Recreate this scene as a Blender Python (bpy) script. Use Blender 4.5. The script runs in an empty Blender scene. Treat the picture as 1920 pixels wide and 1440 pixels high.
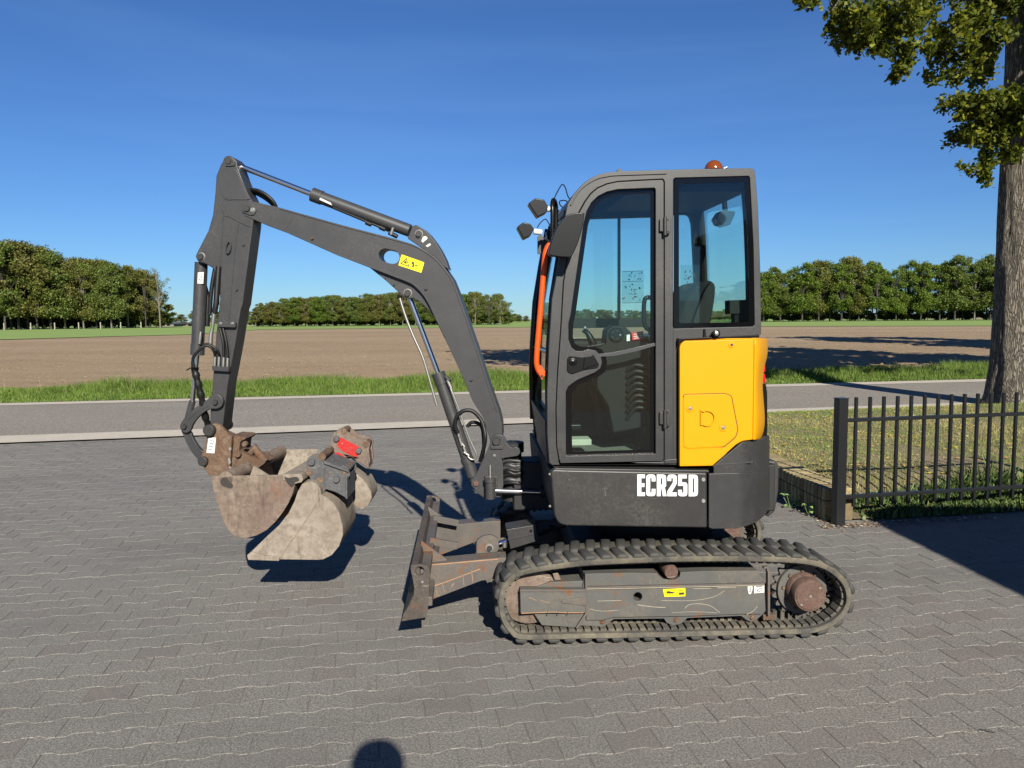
import bpy, bmesh, math, random
import numpy as np
from mathutils import Vector, Matrix, noise
from mathutils.geometry import tessellate_polygon
random.seed(7); np.random.seed(7)
R = math.radians
SC = bpy.context.scene
COL = SC.collection
# ---------------------------------------------------------------- camera
EYE = Vector((0.0, 0.0, 1.705)); FPX = 1442.0
YAW, PITCH, ROLL = R(3.3), R(4.82), 0.0087
fwd = Vector((math.sin(YAW)*math.cos(PITCH), math.cos(YAW)*math.cos(PITCH), -math.sin(PITCH)))
rgt = Vector((math.cos(YAW), -math.sin(YAW), 0)); upv = rgt.cross(fwd)
cr, sr = math.cos(ROLL), math.sin(ROLL)
crgt = rgt*cr - upv*sr
cup = rgt*sr + upv*cr
cam = bpy.data.cameras.new('camera'); cam.sensor_width = 36; cam.lens = FPX/1920*36
cam.clip_start = 0.03; cam.clip_end = 6000
co = bpy.data.objects.new('camera', cam); COL.objects.link(co)
m = Matrix((crgt, cup, -fwd)).transposed().to_4x4(); m.translation = EYE
co.matrix_world = m
SC.camera = co
# ---------------------------------------------------------------- sky, sun, exposure
SUN_EL = R(30.0); SUNX = -0.155
sd = Vector((SUNX, 1, -math.tan(SUN_EL)*math.hypot(1, SUNX))).normalized()
w = bpy.data.worlds.new('World'); SC.world = w; w.use_nodes = True
nt = w.node_tree; nt.nodes.clear()
sky = nt.nodes.new('ShaderNodeTexSky'); sky.sky_type = 'NISHITA'; sky.sun_disc = False
sky.sun_elevation = SUN_EL; sky.sun_rotation = math.atan2(-sd.x, -sd.y)
sky.altitude = 0; sky.air_density = 1.0; sky.dust_density = 0.0; sky.ozone_density = 2.2
hsv = nt.nodes.new('ShaderNodeHueSaturation'); hsv.inputs['Saturation'].default_value = 1.0
wb = nt.nodes.new('ShaderNodeMix'); wb.data_type = 'RGBA'; wb.blend_type = 'MULTIPLY'; wb.inputs[0].default_value = 1; wb.inputs[7].default_value = (.355, .595, .97, 1)
bg = nt.nodes.new('ShaderNodeBackground'); bg.inputs[1].default_value = 0.0505
ow = nt.nodes.new('ShaderNodeOutputWorld')
wtc = nt.nodes.new('ShaderNodeTexCoord'); wmp = nt.nodes.new('ShaderNodeMapping'); wmp.inputs['Scale'].default_value = (1.1, 1.1, 11); wmp.inputs['Rotation'].default_value = (.05, .02, .3)
wn = nt.nodes.new('ShaderNodeTexNoise'); wn.inputs['Scale'].default_value = 1.6; wn.inputs['Detail'].default_value = 7; wn.inputs['Distortion'].default_value = .7
wr = nt.nodes.new('ShaderNodeMapRange'); wr.inputs[1].default_value = .46; wr.inputs[2].default_value = .75; wr.inputs[3].default_value = 0; wr.inputs[4].default_value = .045   # faint high wisps, all round the sky
wx = nt.nodes.new('ShaderNodeMix'); wx.data_type = 'RGBA'; wx.inputs[7].default_value = (13, 13, 12, 1)
nt.links.new(wtc.outputs['Generated'], wmp.inputs[0]); nt.links.new(wmp.outputs[0], wn.inputs['Vector']); nt.links.new(wn.outputs['Fac'], wr.inputs[0]); nt.links.new(wr.outputs[0], wx.inputs[0])
nt.links.new(sky.outputs[0], wx.inputs[6]); nt.links.new(wx.outputs[2], hsv.inputs['Color']); nt.links.new(hsv.outputs[0], wb.inputs[6]); nt.links.new(wb.outputs[2], bg.inputs[0]); nt.links.new(bg.outputs[0], ow.inputs[0])
sl = bpy.data.lights.new('sun', 'SUN'); sl.energy = 5.0; sl.angle = R(0.53); sl.color = (1, .945, .82)
so = bpy.data.objects.new('sun', sl); COL.objects.link(so)
so.rotation_euler = sd.to_track_quat('-Z', 'Y').to_euler(); so.location = (3, -10, 12)
SC.view_settings.view_transform = 'Standard'; SC.view_settings.look = 'None'
SC.view_settings.exposure = 1.02; SC.view_settings.gamma = 1.0
SC.cycles.max_bounces = 8; SC.cycles.transparent_max_bounces = 16

# ---------------------------------------------------------------- calibration: sight lines used to measure outlines on known planes
def ray(u, v):
    a, b = u-960, 720-v
    return fwd*FPX + crgt*a + cup*b
def G(u, v, z=0.0):
    d = ray(u, v); t = (z-EYE.z)/d.z
    return (d.x*t, d.y*t)
def P3(u, v, y):
    d = ray(u, v); return EYE + d*(y/d.y)
class Frame:                                   # an upright plane: s runs along it, n away from the viewer
    def __init__(s, ox, oy, th): s.o = Vector((ox, oy, 0)); s.e = Vector((math.cos(th), -math.sin(th), 0)); s.n = Vector((math.sin(th), math.cos(th), 0))
    def w(s, a, n, z): return s.o + s.e*a + s.n*n + Vector((0, 0, z))
    def t(s, u, v, n):
        d = ray(u, v); t = ((s.o-EYE).dot(s.n)+n)/d.dot(s.n)
        p = EYE+d*t; return ((p-s.o).dot(s.e), p.z)
    def p(s, u, v, n, dn=0):
        a, z = s.t(u, v, n); return s.w(a, n+dn, z)
MF = Frame(0, 0, 0)                             # machine: n is world Y
_d = ray(930, 840); _k = 4.72/_d.y
BF = Frame(_d.x*_k, 4.72, R(6.5))               # boom, swung a little

# ---------------------------------------------------------------- helpers
def tag(o, label=None, cat=None, group=None, kind=None):
    if label: o['label'] = label
    if cat: o['category'] = cat
    if group: o['group'] = group
    if kind: o['kind'] = kind
    return o
def empty(name, loc, label=None, cat=None, group=None, rz=0):
    o = bpy.data.objects.new(name, None); o.location = loc; o.rotation_euler.z = rz
    o.empty_display_size = .2; COL.objects.link(o)
    return tag(o, label, cat, group)
def wm(o):
    mm = o.matrix_basis.copy()
    return (wm(o.parent) @ o.matrix_parent_inverse @ mm) if o.parent else mm
def link(name, me, mat=None, par=None, smooth=35, world=True):
    o = bpy.data.objects.new(name, me); COL.objects.link(o)
    if mat and not me.materials: me.materials.append(mat)
    if not smooth and len(me.polygons): me.polygons.foreach_set('use_smooth', [False]*len(me.polygons))
    if smooth and len(me.polygons):
        me.polygons.foreach_set('use_smooth', [True]*len(me.polygons)); me.set_sharp_from_angle(angle=R(smooth))
    if par:
        o.parent = par
        if world: o.matrix_parent_inverse = wm(par).inverted()
    return o
def bmo(name, bm, mat, par=None, smooth=35, world=True):
    me = bpy.data.meshes.new(name); bmesh.ops.recalc_face_normals(bm, faces=bm.faces[:]); bm.to_mesh(me); bm.free()
    return link(name, me, mat, par, smooth, world)
def npmesh(name, V, Fc, mat, par=None, smooth=0, uv=None):
    V = np.asarray(V, np.float32); Fc = np.asarray(Fc, np.int32); k = Fc.shape[1]
    me = bpy.data.meshes.new(name); me.vertices.add(len(V)); me.vertices.foreach_set('co', V.ravel())
    me.loops.add(Fc.size); me.loops.foreach_set('vertex_index', Fc.ravel())
    me.polygons.add(len(Fc)); me.polygons.foreach_set('loop_start', np.arange(0, Fc.size, k, dtype=np.int32))
    me.update(calc_edges=True); me.validate()
    if mat: me.materials.append(mat)
    return link(name, me, None, par, smooth)
def rnd(pts, r, seg=4):
    out = []; n = len(pts)
    for i, p in enumerate(pts):
        ri = r[i] if isinstance(r, (list, tuple)) else (p[2] if len(p) > 2 else r)
        a = Vector(pts[i-1][:2]); b = Vector(p[:2]); c = Vector(pts[(i+1) % n][:2])
        if ri <= 0: out.append((b.x, b.y)); continue
        d1 = a-b; d2 = c-b; l1, l2 = d1.length, d2.length
        k = min(ri, l1*.48, l2*.48); p1 = b+d1/l1*k; p2 = b+d2/l2*k
        for j in range(seg+1):
            t = j/seg; q = p1*(1-t)**2+b*2*t*(1-t)+p2*t*t; out.append((q.x, q.y))
    return out
def arc(cx, cy, r, a0=0, a1=360, n=20, ry=None):
    ry = ry or r; full = abs(a1-a0) >= 360
    return [(cx+r*math.cos(R(a0+(a1-a0)*i/(n if full else n-1))), cy+ry*math.sin(R(a0+(a1-a0)*i/(n if full else n-1)))) for i in range(n)]
def spline(pts, k=5, closed=False):
    P = [Vector(p) for p in pts]; n = len(P); out = []
    rng = range(n if closed else n-1)
    for i in rng:
        g = (lambda j: P[j % n]) if closed else (lambda j: P[max(0, min(n-1, j))])
        p0, p1, p2, p3 = g(i-1), g(i), g(i+1), g(i+2)
        for j in range(k):
            t = j/k; out.append(.5*((2*p1)+(p2-p0)*t+(2*p0-5*p1+4*p2-p3)*t*t+(3*p1-p0-3*p2+p3)*t**3))
    if not closed: out.append(P[-1])
    return [tuple(p) for p in out]
def T(fr, pts, n): return [fr.t(p[0], p[1], n) for p in pts]
def slab(bm, fr, poly, n0, n1, holes=(), n1off=None):
    """extrude the (s,z) outline from n0 to n1, with holes"""
    loops = [poly]+list(holes); flat = [p for l in loops for p in l]
    tris = tessellate_polygon([[Vector((p[0], p[1], 0)) for p in l] for l in loops])
    A = [bm.verts.new(fr.w(p[0], n0, p[1])) for p in flat]; B = [bm.verts.new(fr.w(p[0], n1, p[1])) for p in flat]
    for t in tris:
        try: bm.faces.new([A[i] for i in t]); bm.faces.new([B[i] for i in reversed(t)])
        except ValueError: pass
    k = 0
    for l in loops:
        m_ = len(l)
        for i in range(m_):
            j = (i+1) % m_
            try: bm.faces.new((A[k+i], A[k+j], B[k+j], B[k+i]))
            except ValueError: pass
        k += m_
def bevel(o, w_=.004, seg=2, ang=35):
    b = o.modifiers.new('b', 'BEVEL'); b.width = w_; b.segments = seg; b.limit_method = 'ANGLE'; b.angle_limit = R(ang); b.harden_normals = True
    return o
def plate(name, fr, px, n0, n1, mat, par, holes=(), bev=.004, world=None, r=0):
    """outline measured in the photo on plane n0, real thickness n0..n1"""
    bm = bmesh.new()
    pts = world if world else T(fr, rnd(px, r) if r else px, n0)
    slab(bm, fr, pts, n0, n1, [T(fr, h, n0) for h in holes])
    bmesh.ops.recalc_face_normals(bm, faces=bm.faces[:])
    bmesh.ops.dissolve_limit(bm, angle_limit=R(.3), verts=bm.verts[:], edges=bm.edges[:])
    o = bmo(name, bm, mat, par, 40)
    if bev: bevel(o, bev)
    return o
def sweep(bm, pts, r, seg=10, cap=True):
    pts = [Vector(p) for p in pts]; n = len(pts); rr = r if isinstance(r, (list, tuple)) else [r]*n
    tg = []
    for i in range(n):
        a = pts[max(0, i-1)]; b = pts[min(n-1, i+1)]; d = (b-a)
        tg.append(d.normalized() if d.length > 1e-9 else Vector((0, 0, 1)))
    up_ = Vector((0, 0, 1)) if abs(tg[0].z) < .9 else Vector((1, 0, 0))
    x = tg[0].cross(up_).normalized(); rings = []
    for i in range(n):
        x = (x - tg[i]*x.dot(tg[i])).normalized(); y = tg[i].cross(x)
        rings.append([bm.verts.new(pts[i]+(x*math.cos(2*math.pi*k/seg)+y*math.sin(2*math.pi*k/seg))*rr[i]) for k in range(seg)])
    for a, b in zip(rings, rings[1:]):
        for k in range(seg): bm.faces.new((a[k], a[(k+1) % seg], b[(k+1) % seg], b[k]))
    if cap: bm.faces.new(rings[0][::-1]); bm.faces.new(rings[-1])
def tube(name, pts, r, mat, par, seg=10, cap=True):
    bm = bmesh.new(); sweep(bm, pts, r, seg, cap); return bmo(name, bm, mat, par, 50)
def lathe(name, p0, axis, prof, mat, par, seg=24):
    """prof: list of (distance along axis, radius)"""
    bm = bmesh.new(); ax = Vector(axis).normalized(); p0 = Vector(p0)
    x = ax.orthogonal().normalized(); y = ax.cross(x); rings = []
    for d, r in prof:
        if r < 1e-5: rings.append([bm.verts.new(p0+ax*d)])
        else: rings.append([bm.verts.new(p0+ax*d+(x*math.cos(2*math.pi*k/seg)+y*math.sin(2*math.pi*k/seg))*r) for k in range(seg)])
    for a, b in zip(rings, rings[1:]):
        for k in range(seg):
            k2 = (k+1) % seg
            if len(a) == 1 and len(b) == 1: continue
            if len(a) == 1: bm.faces.new((a[0], b[k2], b[k]))
            elif len(b) == 1: bm.faces.new((a[k], a[k2], b[0]))
            else: bm.faces.new((a[k], a[k2], b[k2], b[k]))
    if len(rings[0]) > 1: bm.faces.new(rings[0][::-1])
    if len(rings[-1]) > 1: bm.faces.new(rings[-1])
    return bmo(name, bm, mat, par, 40)
def box(bm, c, d, M=None):
    vs = [Vector((c[0]+sx*d[0]/2, c[1]+sy*d[1]/2, c[2]+sz*d[2]/2)) for sx in (-1, 1) for sy in (-1, 1) for sz in (-1, 1)]
    if M: vs = [M @ v for v in vs]
    v = [bm.verts.new(p) for p in vs]
    for f in ((0, 1, 3, 2), (4, 6, 7, 5), (0, 4, 5, 1), (2, 3, 7, 6), (0, 2, 6, 4), (1, 5, 7, 3)): bm.faces.new([v[i] for i in f])
def boxo(name, c, d, mat, par, bev=.004, M=None):
    bm = bmesh.new(); box(bm, c, d, M); o = bmo(name, bm, mat, par, 40)
    if bev: bevel(o, bev)
    return o

# ---------------------------------------------------------------- materials
def mat_new(name):
    m_ = bpy.data.materials.new(name); m_.use_nodes = True; t = m_.node_tree
    return m_, t, t.nodes['Principled BSDF'], t.nodes.new, t.links.new
def noise_n(t, scale, detail=4, rough=.6, co='Object', mp=None, dist=0):
    n = t.nodes.new('ShaderNodeTexNoise'); n.inputs['Scale'].default_value = scale; n.inputs['Detail'].default_value = detail; n.inputs['Roughness'].default_value = rough
    n.inputs['Distortion'].default_value = dist
    if co == 'World': tc = t.nodes.new('ShaderNodeNewGeometry'); co = 'Position'
    else: tc = t.nodes.new('ShaderNodeTexCoord')
    if mp:
        mm = t.nodes.new('ShaderNodeMapping'); mm.inputs['Scale'].default_value = mp; t.links.new(tc.outputs[co], mm.inputs[0]); t.links.new(mm.outputs[0], n.inputs['Vector'])
    else: t.links.new(tc.outputs[co], n.inputs['Vector'])
    return n.outputs['Fac']
def ramp(t, fac, stops):
    r = t.nodes.new('ShaderNodeValToRGB'); e = r.color_ramp.elements
    while len(e) < len(stops): e.new(.5)
    for x, (p, c) in zip(e, stops): x.position = p; x.color = (*c, 1) if len(c) == 3 else c
    t.links.new(fac, r.inputs[0]); return r.outputs[0]
def val(t, fac, a, b, lo=0., hi=1.):
    r = t.nodes.new('ShaderNodeMapRange'); r.inputs[1].default_value = a; r.inputs[2].default_value = b; r.inputs[3].default_value = lo; r.inputs[4].default_value = hi
    t.links.new(fac, r.inputs[0]); return r.outputs[0]
def mix(t, fac, a, b, mode='MIX'):
    r = t.nodes.new('ShaderNodeMix'); r.data_type = 'RGBA'; r.blend_type = mode
    for s, v in ((r.inputs[0], fac), (r.inputs[6], a), (r.inputs[7], b)):
        if hasattr(v, 'links'): t.links.new(v, s)
        elif isinstance(v, (int, float)): s.default_value = v
        else: s.default_value = (*v, 1)
    return r.outputs[2]
def mth(t, op, a, b=0.):
    r = t.nodes.new('ShaderNodeMath'); r.operation = op
    for s, v in ((r.inputs[0], a), (r.inputs[1], b)):
        if hasattr(v, 'links'): t.links.new(v, s)
        else: s.default_value = v
    return r.outputs[0]
def bump(t, b, h, s=.3, d=.01):
    n = t.nodes.new('ShaderNodeBump'); n.inputs['Strength'].default_value = s; n.inputs['Distance'].default_value = d
    t.links.new(h, n.inputs['Height']); t.links.new(n.outputs[0], b.inputs['Normal'])
def paint(name, col, rough=.45, dust=.25, rust=.0, dustcol=(.30, .26, .20), spec=.4, fine=0.0, scratch=.3, var=.10):
    m_, t, b, N, L = mat_new(name)
    n1 = noise_n(t, 3.0, 6, .65); n2 = noise_n(t, 60, 3, .7)
    d = mth(t, 'MULTIPLY', val(t, n1, .42, .75), val(t, n2, .35, .7)); d = mth(t, 'MULTIPLY', d, dust*2.2)
    c = mix(t, val(t, noise_n(t, 9, 3), .3, .7), [x*(1-var) for x in col], [min(1, x*(1+var)) for x in col])
    c = mix(t, mth(t, 'MINIMUM', d, .8), c, dustcol)
    if scratch:
        s1 = noise_n(t, 14, 2, .5, mp=(1, 1, 9), dist=1.2); s2 = noise_n(t, 11, 2, .5, mp=(7, 1, 1.3), dist=.8)
        q = mth(t, 'MAXIMUM', val(t, s1, .735, .75), val(t, s2, .735, .75))
        q = mth(t, 'MULTIPLY', q, val(t, n1, .45, .6)); c = mix(t, mth(t, 'MULTIPLY', q, scratch), c, (.42, .37, .31))
    if rust:
        rn = noise_n(t, 7, 8, .75); rf = val(t, rn, .62-rust*.35, .66-rust*.3)
        rc = mix(t, noise_n(t, 40, 3), (.09, .04, .022), (.22, .11, .055)); c = mix(t, rf, c, rc)
    L(c, b.inputs['Base Color'])
    L(val(t, d, 0, .6, rough, min(.95, rough+.35)), b.inputs['Roughness']); b.inputs['Specular IOR Level'].default_value = spec
    bump(t, b, noise_n(t, 220, 2), .06+fine, .002)
    return m_
def plain(name, col, rough=.5, metal=0., spec=.5, bs=0, bsc=100, var=.1):
    m_, t, b, N, L = mat_new(name)
    L(mix(t, noise_n(t, 25, 4), [x*(1-var) for x in col], [min(1, x*(1+var)) for x in col]), b.inputs['Base Color'])
    b.inputs['Roughness'].default_value = rough; b.inputs['Metallic'].default_value = metal; b.inputs['Specular IOR Level'].default_value = spec
    if bs: bump(t, b, noise_n(t, bsc, 3), bs, .003)
    return m_
def steel(name, c1, c2, c3, scale=5, rough=.8, rustc=(.16, .065, .03), rustlvl=.6):
    """worn bare steel: earth, rust and polished patches"""
    m_, t, b, N, L = mat_new(name)
    n1 = noise_n(t, scale*.62, 9, .72, dist=1.1); n2 = noise_n(t, scale*7, 6, .7); n3 = noise_n(t, scale*2.2, 5, .6, dist=1)
    c = ramp(t, n1, [(.28, c1), (.5, c2), (.70, c3)])
    c = mix(t, val(t, n2, .45, .7), c, [x*.62 for x in c2]); c = mix(t, mth(t, 'MULTIPLY', val(t, n3, rustlvl, rustlvl+.1), .75), c, rustc)
    s = noise_n(t, 9, 3, .6, mp=(1, 1, 6), dist=1.5); c = mix(t, val(t, s, .66, .70, 0, .5), c, (.40, .36, .30)); s2 = noise_n(t, 6, 4, .6, mp=(3, 1, .5), dist=1); c = mix(t, val(t, s2, .56, .70, 0, .55), c, [x*.5 for x in c1])
    sp = noise_n(t, 300, 2, .8); c = mix(t, val(t, sp, .55, .8, 0, .35), c, (.05, .04, .03))
    L(c, b.inputs['Base Color']); L(val(t, n2, .3, .7, rough-.12, min(1, rough+.12)), b.inputs['Roughness'])
    b.inputs['Specular IOR Level'].default_value = .25
    bump(t, b, mth(t, 'ADD', n2, sp), .25, .004)
    return m_
M = {}
M['gray'] = paint('machine_gray', (.034, .034, .0355), .42, .06, scratch=.06)
M['gray2'] = paint('skirt_gray', (.031, .030, .030), .40, .13, dustcol=(.20, .18, .15), scratch=.35)
M['boomgray'] = paint('boom_gray', (.040, .040, .043), .45, .05, scratch=.10)
M['yellow'] = paint('hood_yellow', (.68, .305, .0), .42, .0, dustcol=(.5, .3, .05), scratch=.0, var=.015, spec=.25)
M['orange'] = paint('orange_bar', (.80, .085, .003), .4, .0, scratch=.0)
M['black'] = plain('black_plastic', (.005, .005, .0055), .32, spec=.25, bs=.05)
M['seal'] = plain('black_frit', (.004, .004, .005), .10, spec=.3)
M['dark'] = plain('underside_black', (.010, .010, .011), .7)
M['rubber'] = plain('hose_rubber', (.009, .009, .0095), .5, spec=.3, bs=.1, bsc=200)
M['chrome'] = plain('chromed_rod', (.62, .62, .64), .16, 1.0)
M['zinc'] = plain('zinc_fitting', (.40, .39, .36), .4, .8, bs=.05)
M['pin'] = plain('steel_pin', (.05, .048, .046), .5, .4)
M['ring'] = plain('worn_ring', (.35, .34, .32), .45, .5)
M['white'] = plain('white_print', (.80, .80, .80), .5, var=.02)
M['stickw'] = plain('white_sticker', (.70, .70, .66), .5, var=.05)
M['sticky'] = plain('yellow_sticker', (.90, .78, .0), .45, var=.04)
M['ink'] = plain('black_print', (.02, .02, .02), .6)
M['rustedge'] = plain('rusty_worn_edge', (.36, .20, .11), .9, var=.45)
M['scratch'] = plain('bare_scratch', (.36, .31, .23), .8, var=.4)
M['seam'] = plain('painted_gap_shade', (.16, .065, .002), .8)  # dark orange-brown, paints the shade of the fuel door gap
M['red'] = plain('red_sticker', (.60, .02, .03), .5)
M['lens'] = plain('red_lens', (.55, .01, .02), .2)
M['floor'] = plain('cab_mat_dusty', (.16, .16, .13), .85, bs=.4, bsc=60, var=.4)
M['beige'] = plain('pale_step', (.42, .42, .33), .8, var=.2)
M['seatfab'] = plain('seat_fabric', (.011, .012, .013), .9, spec=.2, bs=.2)
M['trim'] = plain('cab_trim', (.007, .0075, .008), .6, spec=.2, bs=.1)
M['clear'] = plain('lamp_glass', (.5, .5, .5), .15, .6)
M['bladest'] = steel('blade_steel', (.055, .048, .045), (.095, .078, .068), (.16, .125, .10), 6, .75, (.15, .07, .04), .60)
M['frame'] = paint('undercarriage_gray', (.088, .088, .085), .6, .45, rust=.08, dustcol=(.20, .16, .105), scratch=.6)
M['arm_gray'] = paint('blade_arm_gray', (.095, .085, .080), .55, .45, rust=.16, dustcol=(.20, .155, .11), scratch=.9)
M['tan'] = steel('earthy_bucket_steel', (.13, .080, .068), (.20, .150, .120), (.29, .24, .185), 4.5, .85, (.20, .105, .07), .60)
M['tan2'] = steel('pale_bucket_steel', (.19, .15, .122), (.28, .235, .19), (.37, .325, .27), 4, .85, (.24, .14, .09), .64)
M['rustst'] = steel('rusty_steel', (.085, .048, .033), (.145, .090, .060), (.24, .175, .125), 11, .85, (.13, .055, .025), .55)
M['earsteel'] = steel('gray_hanger_steel', (.07, .07, .075), (.11, .11, .115), (.18, .17, .165), 7, .7, (.20, .09, .05), .60)
M['redst'] = steel('red_hanger_steel', (.13, .10, .085), (.20, .15, .12), (.26, .22, .18), 11, .7, (.17, .09, .06), .55)
M['redpaint'] = steel('worn_red_paint', (.38, .04, .035), (.50, .025, .025), (.52, .03, .03), 11, .5, (.20, .13, .10), .60)
M['hub'] = steel('rusty_hub', (.10, .06, .048), (.13, .08, .065), (.18, .115, .09), 12, .85, (.14, .06, .04), .6)
# track rubber with dried earth
m_, t, b, N, L = mat_new('track_rubber'); M['track'] = m_
n1 = noise_n(t, 6, 6, .7); n2 = noise_n(t, 60, 4, .7)
c = mix(t, val(t, n1, .40, .62), (.060, .057, .051), (.175, .152, .11)); c = mix(t, val(t, n2, .5, .7), c, (.11, .10, .085))
L(c, b.inputs['Base Color']); b.inputs['Roughness'].default_value = .9; bump(t, b, n2, .4, .004)
M['lug'] = plain('track_lug_rubber', (.046, .045, .042), .75, bs=.3, bsc=50, var=.4)
# tinted glass
def glass(name, tint, refl=1.0):
    m_, t, b, N, L = mat_new(name); t.nodes.remove(b)
    tr = N('ShaderNodeBsdfTransparent'); tr.inputs[0].default_value = (*tint, 1)
    gl = N('ShaderNodeBsdfGlossy'); gl.inputs['Roughness'].default_value = .015; gl.inputs['Color'].default_value = (refl, refl, refl, 1)
    fr = N('ShaderNodeFresnel'); gg = N('ShaderNodeNewGeometry'); L(val(t, gg.outputs['Backfacing'], 0, 1, 1.45, 1/1.45), fr.inputs[0])
    mx = N('ShaderNodeMixShader'); L(fr.outputs[0], mx.inputs[0]); L(tr.outputs[0], mx.inputs[1]); L(gl.outputs[0], mx.inputs[2])
    L(mx.outputs[0], t.nodes['Material Output'].inputs[0]); return m_
M['glass'] = glass('tinted_glass', (.875, .95, .93))
M['film'] = glass('clear_film', (.86, .90, .90))
m_, t, b, N, L = mat_new('amber_dome'); M['amber'] = m_
b.inputs['Base Color'].default_value = (.30, .07, .006, 1); b.inputs['Roughness'].default_value = .12; b.inputs['Transmission Weight'].default_value = .35; b.inputs['Coat Weight'].default_value = .5
# ================================================================ GROUND
def island_rand(t):
    g = t.nodes.new('ShaderNodeNewGeometry'); o = t.nodes.new('ShaderNodeObjectInfo')
    return mth(t, 'FRACT', mth(t, 'ADD', g.outputs['Random Per Island'], mth(t, 'MULTIPLY', o.outputs['Random'], 1.0)))
def line(x, y0, s): return y0+s*x
KN0, KN1 = (12.25, .155), (12.93, .142)         # near concrete strip
KF0, KF1 = (17.42, .105), (17.98, .113)         # far concrete strip
def strip(name, l0, l1, z, mat, x0=-60, x1=60, th=.0, **kw):
    bm = bmesh.new(); n = 60; rows = []
    for i in range(n+1):
        x = x0+(x1-x0)*i/n
        rows.append([bm.verts.new((x, line(x, *l0), z)), bm.verts.new((x, line(x, *l1), z))])
    for a, b_ in zip(rows, rows[1:]): bm.faces.new((a[0], b_[0], b_[1], a[1]))
    return bmo(name, bm, mat, None, 0)
# earth sheet to the horizon
m_, t, b, N, L = mat_new('tilled_earth')
c0 = noise_n(t, .05, 5, .6, mp=(.35, 1, 1)); c1 = noise_n(t, 9, 8, .8); c2 = noise_n(t, 1.0, 5, .6, mp=(.12, 1, 1))
c = ramp(t, c1, [(.3, (.21, .152, .095)), (.55, (.37, .275, .178)), (.8, (.50, .385, .265))])
c = mix(t, val(t, c2, .35, .65, 0, .5), c, (.255, .18, .12)); c = mix(t, val(t, c0, .4, .6, 0, .45), c, (.44, .33, .22))
L(c, b.inputs['Base Color']); b.inputs['Roughness'].default_value = 1; b.inputs['Specular IOR Level'].default_value = .1
bump(t, b, mth(t, 'ADD', c1, noise_n(t, 40, 3)), .7, .04); M['earth'] = m_
bm = bmesh.new(); vs = [bm.verts.new(p) for p in ((-2500, -60, -.03), (2500, -60, -.03), (2500, 4000, -.03), (-2500, 4000, -.03))]; bm.faces.new(vs)
tag(bmo('field_ground', bm, M['earth'], None, 0), kind='structure')
# tilled field, near part with real clods and furrows
nx, ny = 260, 120
xs = np.linspace(-32, 48, nx); ys = 19.2+(np.linspace(0, 1, ny)**1.7)*55
V = []
for y in ys:
    for x in xs:
        fur = .018*math.sin((y-.12*x)*2*math.pi/.9)
        hgt = .05*noise.noise(Vector((x*1.3, y*1.3, 0)))+.045*noise.noise(Vector((x*5, y*5, 3)))+fur
        V.append((x, y+.12*x, hgt*min(1, (y-19.2)/2.0)+.01))
Fc = [(j*nx+i, j*nx+i+1, (j+1)*nx+i+1, (j+1)*nx+i) for j in range(ny-1) for i in range(nx-1)]
tag(npmesh('tilled_field', V, Fc, M['earth'], smooth=180), kind='structure')
rs = np.random.RandomState(3); n = 5200
cx = rs.uniform(-24, 34, n); cy = 20.9+(rs.rand(n)**1.6)*38+.12*cx; r = rs.uniform(.010, .032, n)*(1+rs.rand(n)**6*1.2)
octv = np.array([(1, 0, 0), (-1, 0, 0), (0, 1, 0), (0, -1, 0), (0, 0, 1), (0, 0, -1)], float)
octf = np.array([(0, 2, 4), (2, 1, 4), (1, 3, 4), (3, 0, 4), (2, 0, 5), (1, 2, 5), (3, 1, 5), (0, 3, 5)])
V = (octv[None]*r[:, None, None]*(1+rs.uniform(-.35, .35, (n, 6, 1)))*[1, 1, .7] + np.stack([cx, cy, r*.35+.01], 1)[:, None]).reshape(-1, 3)
Fc = (octf[None]+np.arange(n)[:, None, None]*6).reshape(-1, 3)
tag(npmesh('earth_clods', V, Fc, M['earth'], smooth=0), kind='stuff')
# green crop strip beyond the bare earth
m_, t, b, N, L = mat_new('young_crop')
c = ramp(t, noise_n(t, .6, 6, .7, mp=(.2, 1, 1)), [(.3, (.15, .23, .04)), (.6, (.22, .32, .055)), (.8, (.26, .35, .08))])
L(c, b.inputs['Base Color']); b.inputs['Roughness'].default_value = 1; M['crop'] = m_
bm = bmesh.new(); vs = [bm.verts.new((x, y, .03)) for x, y in [(-170, 60), (-60, 80), (-49, 85), (-44, 97), (-37, 106), (-43, 163), (3, 164), (54, 136), (83, 117), (200, 60), (260, 700), (-300, 700)]]
bm.faces.new(vs); o = bmo('green_field', bm, M['crop'], None, 0); tag(o, kind='structure')
# road
m_, t, b, N, L = mat_new('asphalt')
sp = noise_n(t, 38, 4, .95); big = noise_n(t, .8, 5, .6, mp=(.25, 1, 1))
c = ramp(t, sp, [(.38, (.09, .078, .064)), (.50, (.235, .205, .170)), (.62, (.46, .42, .36))]); c = mix(t, val(t, big, .35, .65, 0, .35), c, (.17, .15, .125))
L(c, b.inputs['Base Color']); b.inputs['Roughness'].default_value = .9; bump(t, b, sp, .5, .006); M['asphalt'] = m_
m_, t, b, N, L = mat_new('pale_concrete_edge')
sp = noise_n(t, 70, 4, .8); big = noise_n(t, 2.2, 5, .7)
c = ramp(t, sp, [(.3, (.33, .29, .235)), (.55, (.54, .485, .41)), (.75, (.70, .64, .55))]); c = mix(t, val(t, big, .5, .7, 0, .5), c, (.36, .32, .27))
L(c, b.inputs['Base Color']); b.inputs['Roughness'].default_value = .95; bump(t, b, sp, .4, .006); M['conc'] = m_
tag(strip('road', KN1, KF0, .012, M['asphalt']), kind='structure')
tag(strip('concrete_edge_strip', KN0, KN1, .018, M['conc']), kind='structure')
tag(strip('far_concrete_edge_strip', KF0, KF1, .018, M['conc']), kind='structure')
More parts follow.
